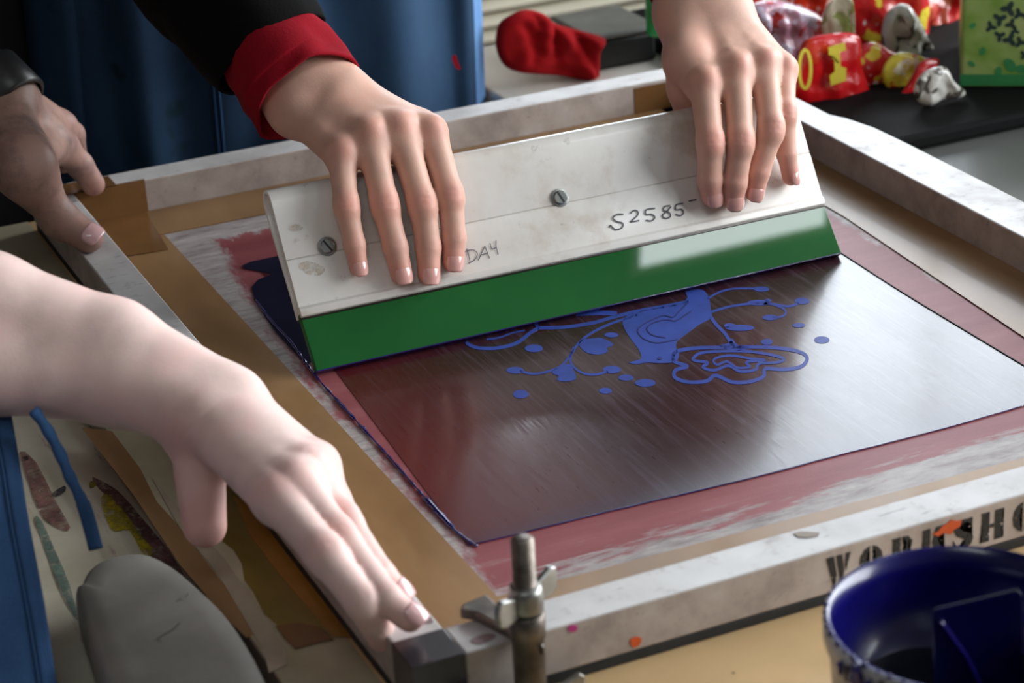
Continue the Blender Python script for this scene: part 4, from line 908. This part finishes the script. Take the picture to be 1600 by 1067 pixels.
bmesh.ops.remove_doubles(bm, verts=bm.verts, dist=1e-5); up_faces(bm, V((0, 0, 1))); link('ink_surface', bm, M['bluefloor'], tub, True)
# rim drips and handle lug at the left
for k, (a, sz) in enumerate(((3.30, .004), (3.22, .0026), (3.42, .0035), (3.52, .0022), (3.12, .002))):
    bm = bmesh.new(); q = V((bc[0]+(RR+.003)*math.cos(a), bc[1]+(RR+.003)*math.sin(a), bc[2]+hh-.006-.002*(k % 3)))
    bmesh.ops.create_icosphere(bm, subdivisions=3, radius=sz, matrix=Matrix.Translation(q) @ Matrix.Diagonal((.8, .8, 2.0, 1)))
    for v in bm.verts: v.co += V((noise.noise(v.co*300), noise.noise(v.co*300+V((5, 0, 0))), noise.noise(v.co*200)))*.0016
    link('ink_drip', bm, M['gasket'] if k % 2 else M['blueink'], tub, True)
for k in range(26):
    a = 2.1+k*.11+random.random()*.05; bm = bmesh.new(); q = V((bc[0]+(RR+.0006)*math.cos(a), bc[1]+(RR+.0006)*math.sin(a), bc[2]+hh+.0002))
    bmesh.ops.create_icosphere(bm, subdivisions=2, radius=.0009+random.random()*.0008, matrix=Matrix.Translation(q)); link('ink_drip', bm, M['bluewall'], tub, True)
# spatula standing in the ink
spat = thing('ink_spatula', 'flat blue coated spatula standing in the tub of ink', 'spatula', loc=(0, 0, 0))
zs = bc[2]+.026
sl = aty(1467, 965, bc[1]-.006); sa = V((sl.x, bc[1]-.006, 0)); sd = V((.97, -.22, 0)).normalized(); ztop = sl.z
bm = bmesh.new(); pr = [(0, zs-.002), (0, ztop-.001), (.001, ztop), (.040, ztop+.003), (.042, ztop), (.042, zs-.002)]
sn = V((-sd.y, sd.x, 0))
extr(bm, [sa+sd*a+V((0, 0, b))+sn*(b-zs)*.12 for a, b in pr], sn*.0012); o = link('blade', bm, M['inkblade'], spat); m = o.modifiers.new('edge', 'BEVEL'); m.width = .0004; m.segments = 2
bm = bmesh.new(); q = [sa+sd*t+V((0, 0, ztop-.003-h))+sn*((ztop-.003-h-zs)*.12-.0006) for t, h in ((.003, .002), (.009, .012), (.015, .022), (.021, .036))]
tube(bm, smooth_path(q, 6), [(.003, .0012)]*19, 16); link('highlight_ridge', bm, M['blueink'], spat, True)  # glossy ridge shaped in for the diagonal highlight on the blade

# ================================================================== benches
ZB = -H-.0069
bench_board = thing('bench_board', 'tan wooden baseboard under the silk screen', 'board')
bm = bmesh.new(); box(bm, (-.045, -.62, -.0505), (.622, .79, ZB), .001); link('board', bm, M['tan'], bench_board)
bm = bmesh.new(); ell2(bm, 0, 0, 1.6, .7, lambda a, b: at(1146+a*1.6, 1051+b*1.6, ZB+.0002)); up_faces(bm, V((0, 0, 1))); link('ink_spot', bm, M['black_paint'], bench_board)
def film(name, px, z, mat, parent=None, t=.0002, n=0, f=None):
    bm = bmesh.new(); poly2(bm, px, (f or (lambda a, b: at(a, b, z))), n); up_faces(bm, V((0, 0, 1))); o = link(name, bm, mat, parent); solid(o, t, -1); return o
def Z8(*p): return [(220+a*.4378, 600+b*.4378) for a, b in p]
def Z7(*p): return [(a*.4378, 600+b*.4378) for a, b in p]
n = NT('masking_paper'); a_ = n.noise(9, 5, .6); c = n.ramp(a_, [(.3, lin((158, 148, 120))), (.6, lin((186, 178, 150))), (.8, lin((200, 194, 172)))]); n.set(col=c, rough=.35, coat=.25, coatr=.2); n.bump(n.noise(22, 4), .4, .002); M['paper'] = n.m
n = NT('yellow_film'); a_ = n.noise(16, 5, .6); n.set(col=n.ramp(a_, [(.3, lin((112, 96, 40))), (.7, lin((140, 118, 52)))]), rough=.25, coat=.3); M['olive'] = n.m
n = NT('amber_film'); a_ = n.noise(12, 5, .6); n.set(col=n.ramp(a_, [(.3, lin((142, 98, 34))), (.7, lin((170, 122, 50)))]), rough=.22, coat=.3); M['amber'] = n.m
slab('masking_paper', [(-.0449, -.20), (-.001, -.20), (-.001, .79), (-.0449, .79)], ZB+.0001, .0003, M['paper'], bench_board)
slab('masking_paper', [(-.001, -.60), (.045, -.60), (.05, -.003), (-.001, -.003)], ZB+.0001, .0003, M['paper'], bench_board)
film('yellow_film', Z8((120, 170), (250, 200), (420, 430), (480, 510), (620, 690), (765, 905), (680, 900), (640, 866), (560, 850), (490, 862), (440, 820), (400, 740), (370, 700), (360, 640), (330, 590), (290, 560)), ZB+.0007, M['olive'], bench_board)
film('amber_film', Z8((330, 400), (420, 440), (765, 905), (690, 902), (600, 800), (480, 660), (390, 540)), ZB+.0010, M['amber'], bench_board)
film('brown_tape_piece', Z8((480, 862), (560, 850), (640, 866), (690, 912), (660, 915), (550, 945), (505, 900)), ZB+.0013, M['tapedark'], bench_board)
film('brown_tape', Z7((290, 155), (400, 168), (500, 300), (560, 420), (660, 530), (740, 640), (900, 840), (912, 890), (880, 905), (800, 830), (640, 640), (480, 400), (380, 270)), ZB+.0006, M['tape'], bench_board)
film('clear_tape', Z7((540, 330), (600, 400), (800, 620), (1010, 930), (1028, 1000), (960, 1030), (940, 950), (905, 890), (780, 680), (640, 510)), ZB+.0009, simple('clear_tape', (176, 164, 142), .25, var=.08, coat=.4), bench_board)
# taped edge of the board
M['smear'] = simple('smeared_edge_tape', (140, 118, 106), .4, var=.35, scale=22, coat=.2)
bm = bmesh.new(); box(bm, (-.0456, -.20, -.0500), (-.0451, .78, ZB+.0002)); link('edge_tape', bm, M['smear'], bench_board)
bench = thing('work_bench', 'grey topped work bench carrying the silk screen', 'bench')
M['greytop'] = simple('grey_laminate', (100, 102, 100), .4, var=.08, scale=8)
bm = bmesh.new(); box(bm, (-.142, -.62, -.085), (1.7, .80, -.0510), .003); link('bench_top', bm, M['greytop'], bench)
for x in (-.10, 1.62):
    for y in (-.56, .74): bm = bmesh.new(); box(bm, (x-.025, y-.025, -.80), (x+.025, y+.025, -.0855), .002); link('leg', bm, M['steel'], bench)
paper = thing('bench_covering', 'cream stained masking sheet covering the left edge of the bench', 'sheet')
n = NT('stained_masking_sheet'); a_ = n.noise(12, 5, .6); c = n.ramp(a_, [(.3, lin((190, 182, 158))), (.6, lin((218, 212, 192)))])
c = n.mix(n.math('MULTIPLY', smooth_mask(n, n.noise(20, 6, .75, n.map((3, .5, 1), (0, 0, -.1))), .58, .66), .7), c, lin((140, 104, 98))); n.set(col=c, rough=.35, coat=.3, coatr=.2); n.bump(n.noise(24, 4), .4, .002); M['sheet'] = n.m
bm = bmesh.new(); sheet(bm, lambda u, v: V((-.1425+(.0965)*u+(.003*math.sin(v*40)+.003*noise.noise(V((v*30, 0, 0))))*(1-u), -.2+.995*v, -.0503+.0006*noise.noise(V((u*4, v*40, 0)))+(.0 if u > .04 else -.0006))), 24, 160)
o = link('masking_sheet', bm, M['sheet'], paper, True); solid(o, .0003, 0)
zs_ = -.0494; M['mark'] = simple('dark_ink_mark', (74, 70, 72), .6)
def stain(name, px, mat, n=3, dz=0):
    ragged(mat)
    film(name, px, zs_+dz, mat, paper, .0001, n)
stain('yellow_paint', Z7((360, 405), (385, 392), (410, 420), (455, 470), (500, 540), (548, 590), (530, 615), (500, 590), (460, 520), (420, 524), (395, 515), (372, 460)), simple('yellow_paint', (196, 178, 40), .4), 2)
stain('yellow_paint', Z7((318, 352), (335, 345), (342, 362), (322, 372)), simple('olive_paint', (150, 140, 40), .4), 2)
stain('pink_streak', Z7((330, 330), (420, 380), (500, 470), (600, 590), (680, 720), (640, 712), (560, 640), (480, 540), (420, 440), (350, 370)), simple('dull_pink_smear', (136, 96, 96), .4, var=.35), 2, -.0001)
stain('pink_streak', Z7((70, 240), (130, 280), (200, 420), (250, 510), (220, 520), (160, 480), (120, 400)), simple('pink_smear', (158, 118, 110), .4, var=.2), 2)
stain('teal_streak', Z7((125, 480), (150, 490), (200, 600), (250, 720), (280, 845), (240, 780), (180, 640)), simple('pale_teal_smear', (124, 146, 134), .35, var=.15), 2)
stain('dark_mark', Z7((80, 262), (96, 255), (106, 262), (92, 272)), M['mark'], 2)
stain('dark_mark', Z7((185, 390), (230, 362), (232, 382), (196, 402)), M['mark'], 2)
stain('dark_mark', [(12, 361), (28, 358), (42, 362), (26, 365)], M['mark'], 2)
# grey padded arm
case = thing('padded_rest', 'grey rounded padded rest with scuff marks lying at the near left edge of the bench', 'rest')
zc = -.018
cp = [(118, 935), (124, 905), (138, 882), (170, 864), (222, 858), (268, 878), (310, 912), (352, 952), (390, 1005), (418, 1062), (430, 1130), (400, 1300), (260, 1400), (190, 1150)]
pts = [(at(a, b, zc).x, at(a, b, zc).y) for a, b in cp]; pts = [(p.x, p.y) for p in smooth_path(pts, 5, True)]
a_ = sum(pts[i][0]*pts[(i+1) % len(pts)][1]-pts[(i+1) % len(pts)][0]*pts[i][1] for i in range(len(pts)))
if a_ < 0: pts = pts[::-1]
n = NT('grey_vinyl'); a_ = n.noise(18, 5, .6); n.set(col=n.ramp(a_, [(.3, lin((112, 110, 104))), (.7, lin((134, 131, 124)))]), rough=.5); n.bump(n.noise(60, 3), .2); M['vinyl'] = n.m
c0_ = V((sum(p[0] for p in pts)/len(pts), sum(p[1] for p in pts)/len(pts), 0)); bm = bmesh.new(); rings = []
for z, k in ((-.0488, .97), (-.040, 1.0), (zc-.012, 1.0), (zc-.006, .985), (zc-.002, .95), (zc, .88), (zc+.0006, .6), (zc+.0008, .2)):
    rings.append([bm.verts.new((c0_.x+(p[0]-c0_.x)*k, c0_.y+(p[1]-c0_.y)*(1-(1-k)*.5), z)) for p in pts])
N_ = len(pts)
for a, b in zip(rings, rings[1:]):
    for k in range(N_): bm.faces.new((a[k], a[(k+1) % N_], b[(k+1) % N_], b[k]))
bm.faces.new(rings[-1]); bm.faces.new(rings[0][::-1]); bmesh.ops.triangulate(bm, faces=[f for f in bm.faces if len(f.verts) > 4])
link('pad', bm, M['vinyl'], case, True)
def scuff(px): 
    bm = bmesh.new(); stroke2(bm, px, .9, lambda a, b: at(a, b, zc+.0012), n=3); up_faces(bm, V((0, 0, 1))); link('scuff_mark', bm, M['black_paint'], case)
scuff([(246, 998), (258, 990), (270, 984), (281, 972)]); scuff([(244, 998), (252, 1003)]); scuff([(275, 940), (281, 936), (284, 938)]); scuff([(290, 932), (294, 927)])

# ================================================================== things beyond the frame
def room_z(z): return z
white_table = thing('white_table', 'white topped table beyond the silk screen under the red cloth', 'table')
M['whitetop'] = simple('white_laminate', (226, 222, 212), .3, var=.04, scale=6)
bm = bmesh.new(); box(bm, (.454, .803, -.075), (1.9, 1.62, -.0505), .003); link('table_top', bm, M['whitetop'], white_table)
for x in (.52, 1.84):
    for y in (.85, 1.56): bm = bmesh.new(); box(bm, (x-.02, y-.02, -.80), (x+.02, y+.02, -.0755), .002); link('leg', bm, M['steel'], white_table)
M['blackmat'] = simple('black_cover', (14, 14, 15), .8, var=.3, scale=8, spec=.15)
bm = bmesh.new(); box(bm, (.630, .597, -.0500), (1.60, 1.055, -.036), .004); tag(link('black_mat', bm, M['blackmat']), 'thick black mat carrying the sweet packets and the green box', 'mat')
def inflate(name, outline, y, thick, mat, parent=None, amp=.004, sc=40, seed=0, sm=True, n=4, rings=14, lean=0., crease=0.):
    P = [aty(a, b, y) for a, b in outline]; P = smooth_path(P, n, True); c = sum(P, V((0, 0, 0)))/len(P)
    bm = bmesh.new(); sides = []
    for sg in (1, -1):
        rs = []
        for r in range(rings+1):
            t = r/rings; row = []
            for p in P:
                q = c+(p-c)*t; dpt = thick*math.sqrt(max(0, 1-t**2.6))
                nz = noise.noise(V((q.x*sc+seed, q.z*sc, sg)))*amp*2+noise.noise(V((q.x*sc*2.7+seed, q.z*sc*2.7, sg*3)))*amp
                if crease: nz += crease*(abs(noise.noise(V((q.x*sc*1.5+seed, q.z*sc*.6, 7))))*2-.5)
                dd = dpt*.5+nz*(1-t**4)
                if t == 1: dd = 0
                row.append(V((q.x, q.y-sg*max(dd, 0 if t == 1 else -.0+.0003)+lean*(q.z-c.z), q.z)))
            rs.append(row)
        sides.append(rs)
    edge = [bm.verts.new(p) for p in sides[0][-1]]
    for sg, rs in zip((1, -1), sides):
        prev = edge
        for r in range(rings-1, 0, -1):
            cur = [bm.verts.new(p) for p in rs[r]]
            for k in range(len(P)):
                f = (prev[k], prev[(k+1) % len(P)], cur[(k+1) % len(P)], cur[k]); bm.faces.new(f if sg > 0 else f[::-1])
            prev = cur
        cc = bm.verts.new(rs[0][0])
        for k in range(len(P)):
            f = (prev[k], prev[(k+1) % len(P)], cc); bm.faces.new(f if sg > 0 else f[::-1])
    bmesh.ops.recalc_face_normals(bm, faces=bm.faces)
    return link(name, bm, mat, parent, sm)
rc_ = inflate('red_cloth', [(778, 40), (800, 22), (822, 15), (850, 22), (866, 36), (900, 46), (945, 60), (938, 78), (936, 100), (934, 128), (905, 124), (870, 118), (800, 110), (776, 80)], .925, .030, M['red_rag'], amp=.006, sc=30, crease=.016)
tag(rc_, 'crumpled red cloth lying on the white table behind the silk screen', 'cloth')
bx = thing('storage_box', 'black box with a grey lid beside the crumpled red cloth', 'box')
p0 = at(938, 128, -.0500); M['boxblack'] = simple('black_box', (26, 28, 28), .5, var=.2); M['boxgrey'] = simple('grey_lid', (112, 114, 110), .4, var=.1)
bm = bmesh.new(); box(bm, (.555, .935, -.0500), (.622, 1.015, -.022), .004); link('box_body', bm, M['boxblack'], bx)
bm = bmesh.new(); box(bm, (.552, .932, -.0215), (.624, 1.018, -.016), .003); link('lid', bm, M['boxgrey'], bx)
# green bottle cap peeping past the wrist
gb = thing('green_bottle', 'small bright green bottle partly hidden by the right wrist', 'bottle'); q = aty(1032, 75, .90)
M['greenpl'] = simple('bright_green_plastic', (24, 170, 84), .3); bm = bmesh.new(); lathe(bm, [(0, 0), (.013, 0), (.014, .004), (.014, .045), (.009, .052), (.007, .054), (0, .054)], (q.x+.004, .905, -.0500+.0348), 24); link('bottle_body', bm, M['greenpl'], gb, True)
bm = bmesh.new(); lathe(bm, [(0, .054), (.008, .054), (.008, .066), (.006, .068), (0, .068)], (q.x+.004, .905, -.0500+.0348), 24); link('cap', bm, M['greenpl'], gb, True)
# ribbed cream panel
M['cream'] = simple('cream_painted_panel', (216, 210, 190), .45, var=.05, scale=6)
pan = thing('slatted_panel', 'cream panel of long horizontal slats standing behind the red cloth', 'panel'); yp = 1.07
bm = bmesh.new(); box(bm, (.50, yp+.012, -.0500), (1.36, yp+.020, .13)); link('backing', bm, M['cream'], pan)
for k in range(11):
    z0 = -.049+k*.015; bm = bmesh.new()
    extr(bm, [V((.50, yp+.012, z0)), V((.50, yp-.004, z0+.001)), V((.50, yp-.006, z0+.005)), V((.50, yp+.004, z0+.0125)), V((.50, yp+.012, z0+.013))], V((.86, 0, 0))); o = link('slat', bm, M['cream'], pan); m = o.modifiers.new('edge', 'BEVEL'); m.width = .001; m.segments = 2
# sweet packets
def m_pack(name, base, blobs, sc, seed, rough=.22, alpha=1):
    n = NT(name); f = n.noise(sc, 3, .5, n.map((1, 1, 1), (0, 0, 0), (seed, seed*.7, seed*.3))); c = lin(base)
    for i, (col, lo) in enumerate(blobs):
        g = n.noise(sc*(1+.4*i), 2, .5, n.map((1, 1, 1), (.3*i, .2, .1), (seed*1.7+i*3, i*5, 0))); c = n.mix(smooth_mask(n, g, lo, lo+.03), c, lin(col))
    n.set(col=c, rough=rough, coat=.6, coatr=.1); n.bump(n.noise(sc*2.2, 3), .5, .003); return n.m
PK = {'red2': m_pack('dark_red_foil', (176, 24, 26), [((220, 90, 80), .60)], 60, 8), 'red': m_pack('red_foil', (206, 22, 28), [((214, 60, 30), .62)], 30, 1), 'redyel': m_pack('red_yellow_foil', (204, 30, 34), [((224, 200, 60), .56), ((230, 225, 220), .64)], 40, 2),
      'pink': m_pack('clear_pink_film', (196, 140, 160), [((216, 200, 222), .52), ((200, 60, 60), .58)], 48, 3), 'orange': m_pack('orange_foil', (212, 56, 34), [((236, 190, 180), .55), ((228, 120, 40), .62)], 46, 4),
      'silver': m_pack('silver_foil', (206, 204, 196), [((90, 84, 76), .55), ((222, 220, 212), .6)], 70, 5, .18), 'yellow': m_pack('yellow_foil', (214, 196, 60), [((226, 220, 190), .58), ((200, 60, 40), .64)], 50, 6)}
yel = simple('printed_yellow', (222, 204, 70), .35, var=.1); grp = 'sweet packets heaped on the black mat'
def pack(label, outline, y, th, mat, seed, amp=.003, cr=.004, lean=0.):
    bx_, by_ = max(outline, key=lambda p: p[1])
    g = at(bx_, by_, -.0352)
    if y is None: y = g.y+th*.15
    o = inflate('sweet_packet', outline, y, th, mat, amp=amp, sc=34, seed=seed, crease=cr, lean=lean); tag(o, label, 'packet', grp); return o
pack('orange and white foil packet at the top of the heap behind the right wrist', [(1150, -40), (1320, -50), (1340, 0), (1320, 40), (1240, 60), (1186, 50), (1160, 15)], .905, .022, PK['orange'], 11, .003, .004)
pack('crinkled clear pinkish packet between the right hand and the red packets', [(1160, 20), (1200, 0), (1250, 10), (1292, 35), (1296, 80), (1282, 120), (1262, 122), (1232, 124), (1190, 118), (1170, 80)], .84, .026, PK['pink'], 12, .004, .008)
pack('red packet with white and yellow print behind the heap', [(1300, 10), (1340, -30), (1440, -30), (1452, 50), (1440, 100), (1400, 118), (1330, 112), (1300, 80)], .83, .022, PK['redyel'], 14, .003, .005)
pack('shiny red foil packet at the top right of the heap', [(1396, -45), (1504, -50), (1502, 10), (1488, 60), (1462, 96), (1420, 90), (1400, 30)], .86, .026, PK['red2'], 15, .004, .006)
rp = pack('bright red packet printed with yellow shapes nearest the right hand', [(1236, 140), (1244, 100), (1256, 64), (1300, 52), (1342, 56), (1346, 100), (1362, 150), (1366, 188), (1352, 196), (1300, 192), (1262, 176)], .722, .018, PK['red'], 13, .0015, .0025)
pack('crumpled silver foil packet in the middle of the heap', [(1378, 50), (1392, 14), (1420, 8), (1446, 50), (1462, 92), (1436, 112), (1400, 110), (1380, 96)], .79, .022, PK['silver'], 16, .004, .010)
pack('yellow and red foil packet lying in front of the silver foil', [(1334, 84), (1366, 66), (1404, 84), (1452, 92), (1462, 104), (1440, 140), (1412, 172), (1376, 190), (1350, 184), (1340, 150)], .735, .020, PK['redyel'], 17, .003, .006)
pack('creased yellow packet under the red foil strip', [(1382, 100), (1405, 82), (1440, 88), (1446, 104), (1426, 142), (1400, 152), (1380, 126)], .715, .012, PK['yellow'], 18, .003, .005)
pack('long folded strip of red foil lying on the black mat', [(1366, 186), (1374, 172), (1400, 156), (1424, 122), (1440, 96), (1466, 92), (1464, 108), (1440, 132), (1418, 164), (1398, 184), (1382, 197)], .695, .007, PK['red'], 19, .0015, .002)
pack('torn silver foil wrapper at the right end of the heap', [(1428, 140), (1444, 112), (1476, 104), (1488, 124), (1508, 142), (1500, 152), (1470, 156), (1452, 166), (1436, 160)], None, .016, PK['silver'], 20, .004, .009)
pack('white and pale green packet leaning behind the bright red packet', [(1284, 40), (1296, 4), (1330, -4), (1336, 50), (1326, 74), (1294, 72)], .775, .010, m_pack('pale_packet', (214, 206, 180), [((150, 160, 90), .56)], 50, 7), 21)
def printed(name, pts, y, mat, n=0, parent=None):
    bm = bmesh.new(); poly2(bm, pts, lambda a, b: aty(a, b, y), n); up_faces(bm, V((0, -1, 0))); o = link(name, bm, mat, parent); solid(o, .0006, 0)
yb = .722-.0115
printed('yellow_print', [(1294, 74), (1320, 66), (1322, 78), (1312, 82), (1314, 104), (1322, 106), (1322, 126), (1298, 134), (1296, 118), (1304, 112), (1303, 86), (1295, 86)], yb, yel, 0, rp)
bm = bmesh.new(); stroke2(bm, [(1258+9*math.cos(k*PI/6), 108+30*math.sin(k*PI/6)) for k in range(12)], 5, lambda a, b: aty(a, b, yb), True); up_faces(bm, V((0, -1, 0))); solid(link('yellow_ring', bm, yel, rp), .0006, 0)
bm = bmesh.new(); ell2(bm, 1328, 170, 17, 13, lambda a, b: aty(a, b, yb+.002)); up_faces(bm, V((0, -1, 0))); solid(link('yellow_disc', bm, yel, rp), .0006, 0)
# green box
gx0 = at(1500, 137, -.036); gbx = thing('patterned_box', 'lime green box patterned with dark leaves on the black mat', 'box')
n = NT('lime_card'); a_ = n.noise(26, 3, .5); c = n.ramp(a_, [(.35, lin((126, 172, 62))), (.5, lin((164, 196, 108))), (.7, lin((188, 206, 132)))]); n.set(col=c, rough=.4); M['lime'] = n.m
ga = math.radians(-34); GX = V((math.cos(ga), math.sin(ga), 0)); GY = V((-math.sin(ga), math.cos(ga), 0)); G0 = V((gx0.x, gx0.y, 0))
def gbox(a, b, bev=0):
    bm = bmesh.new(); box(bm, a, b, bev)
    for v in bm.verts: v.co = G0+GX*v.co.x+GY*v.co.y+V((0, 0, v.co.z))
    return bm
link('carton', gbox((0, 0, -.0358), (.24, .12, .068), .003), M['lime'], gbx)
M['leaf'] = simple('dark_teal_print', (22, 62, 62), .4); M['leaf2'] = simple('green_print', (60, 158, 92), .4)
bm = bmesh.new(); bm2 = bmesh.new(); T = lambda a, b: atp(a, b, G0-GY*.0004, GY)
for a, b, r in ((1576, 14, 12), (1592, 22, 9), (1562, 30, 11), (1580, 38, 9), (1548, 42, 9), (1562, 56, 9), (1578, 62, 11), (1594, 66, 9), (1586, 48, 7), (1612, 30, 12), (1622, 60, 10), (1600, 86, 7)):
    for k in range(3): ell2(bm, a+r*.5*math.cos(k*2.1+a), b+r*.5*math.sin(k*2.1+a), r*.62, r*.38, T, 12, k*2.1+a)
for a, b, r in ((1578, 102, 12), (1560, 112, 8), (1520, 40, 6), (1535, 80, 7), (1518, 100, 6), (1596, 108, 10)): ell2(bm2, a, b, r, r*.7, lambda p, q: atp(p, q, G0-GY*.0003, GY), 14, a)
up_faces(bm, V((0, -1, 0))); up_faces(bm2, V((0, -1, 0))); link('leaf_print', bm, M['leaf'], gbx); link('leaf_print', bm2, M['leaf2'], gbx)
link('green_band', gbox((0, -.0006, -.034), (.24, -.0002, -.024)), M['leaf2'], gbx)

# ================================================================== room
def struct(name, a, b, mat):
    bm = bmesh.new(); box(bm, a, b); o = link(name, bm, mat); o['kind'] = 'structure'; return o
M['floor'] = simple('grey_floor', (70, 68, 66), .5, var=.15, scale=3); M['wall'] = simple('grey_wall', (74, 72, 70), .85, var=.04, scale=2); M['ceil'] = simple('grey_ceiling', (92, 92, 92), .9, var=.03, scale=2)
X0, X1, Y0, Y1, Z0, Z1 = -2.6, 3.6, -3.2, 3.6, -.80, 2.5
struct('floor', (X0-.1, Y0-.1, Z0-.1), (X1+.1, Y1+.1, Z0), M['floor'])
struct('ceiling', (X0-.1, Y0-.1, Z1), (X1+.1, Y1+.1, Z1+.1), M['ceil'])
struct('wall_left', (X0-.1, Y0, Z0), (X0, Y1, Z1), M['wall'])
def wall_with_hole(name, axis, at0, lo, hi, h0, h1, zz0, zz1, th):
    bm = bmesh.new()
    def bb(u0, u1, z0, z1):
        if axis == 'y': box(bm, (u0, at0, z0), (u1, at0+th, z1))
        else: box(bm, (at0, u0, z0), (at0+th, u1, z1))
    bb(lo, h0, Z0, Z1); bb(h1, hi, Z0, Z1); bb(h0, h1, Z0, zz0); bb(h0, h1, zz1, Z1)
    o = link(name, bm, M['wall']); o['kind'] = 'structure'
def window(name, axis, at0, h0, h1, z0, z1, nm):
    root = bpy.data.objects.new(name, None); C.objects.link(root); root['kind'] = 'structure'
    bm = bmesh.new(); t = .03
    def bb(u0, u1, a, b):
        if axis == 'y': box(bm, (u0, at0+.02, a), (u1, at0+.06, b))
        else: box(bm, (at0+.02, u0, a), (at0+.06, u1, b))
    bb(h0, h0+t, z0, z1); bb(h1-t, h1, z0, z1); bb(h0, h1, z0, z0+t); bb(h0, h1, z1-t, z1)
    for k in range(1, nm): bb(h0+(h1-h0)*k/nm-t/2, h0+(h1-h0)*k/nm+t/2, z0, z1)
    link('window_frame', bm, M['cream'], root)
WY = (1.55, 3.4, .45, 2.35); WX = (-2.8, 2.2, .35, 2.3)
wall_with_hole('wall_back', 'y', Y1, X0, X1, WY[0], WY[1], WY[2], WY[3], .1); window('window_1', 'y', Y1, *WY, 3)
wall_with_hole('wall_right', 'x', X1, Y0, Y1, WX[0], WX[1], WX[2], WX[3], .1); window('window_2', 'x', X1, *WX, 4)
struct('wall_front', (X0, Y0-.1, Z0), (X1, Y0, Z1), M['wall'])
def area(name, loc, rot, sx, sy, power, col=(1, 1, 1)):
    l = bpy.data.lights.new(name, 'AREA'); l.shape = 'RECTANGLE'; l.size = sx; l.size_y = sy; l.energy = power; l.color = col
    o = bpy.data.objects.new(name, l); C.objects.link(o); o.location = loc; o.rotation_euler = rot; return o
# daylight in the two window openings
area('daylight', ((WY[0]+WY[1])/2, Y1+.08, (WY[2]+WY[3])/2), (math.radians(-90), 0, 0), WY[1]-WY[0], WY[3]-WY[2], 85, (.84, .92, 1))
area('daylight', (X1+.08, (WX[0]+WX[1])/2, (WX[2]+WX[3])/2), (0, math.radians(90), 0), WX[3]-WX[2], WX[1]-WX[0], 330, (.94, .97, 1))
# ceiling lamps; the second is added out of view for more overhead light
bq = atp(1150, 326, sq_c, N1); dq = (bq-CAM).normalized(); rq = dq-2*dq.dot(N1)*N1; lq = bq+rq*((Z1-.075-bq.z)/rq.z); print('lamp', lq)
for i, (x, y) in enumerate(((lq.x, lq.y), (-.9, -1.6))):
    lamp = thing('ceiling_lamp', ('short white ceiling lamp nearest the windows', 'long white ceiling lamp added out of view to fill the overhead light')[i], 'lamp')
    lw = (.25, .7)[i]
    bm = bmesh.new(); box(bm, (x-lw, y-.12, Z1-.07), (x+lw, y+.12, Z1-.001), .01); link('lamp_housing', bm, M['cream'], lamp)
    area('lamp_tube', (x, y, Z1-.075), (0, 0, 0), 2*lw-.06, .18, (6, 9)[i], (.90, .97, 1))
wd2 = bpy.data.worlds.new('sky'); SC.world = wd2; wd2.use_nodes = True; wd2.node_tree.nodes['Background'].inputs[0].default_value = (.8, .9, 1, 1); wd2.node_tree.nodes['Background'].inputs[1].default_value = 1.0
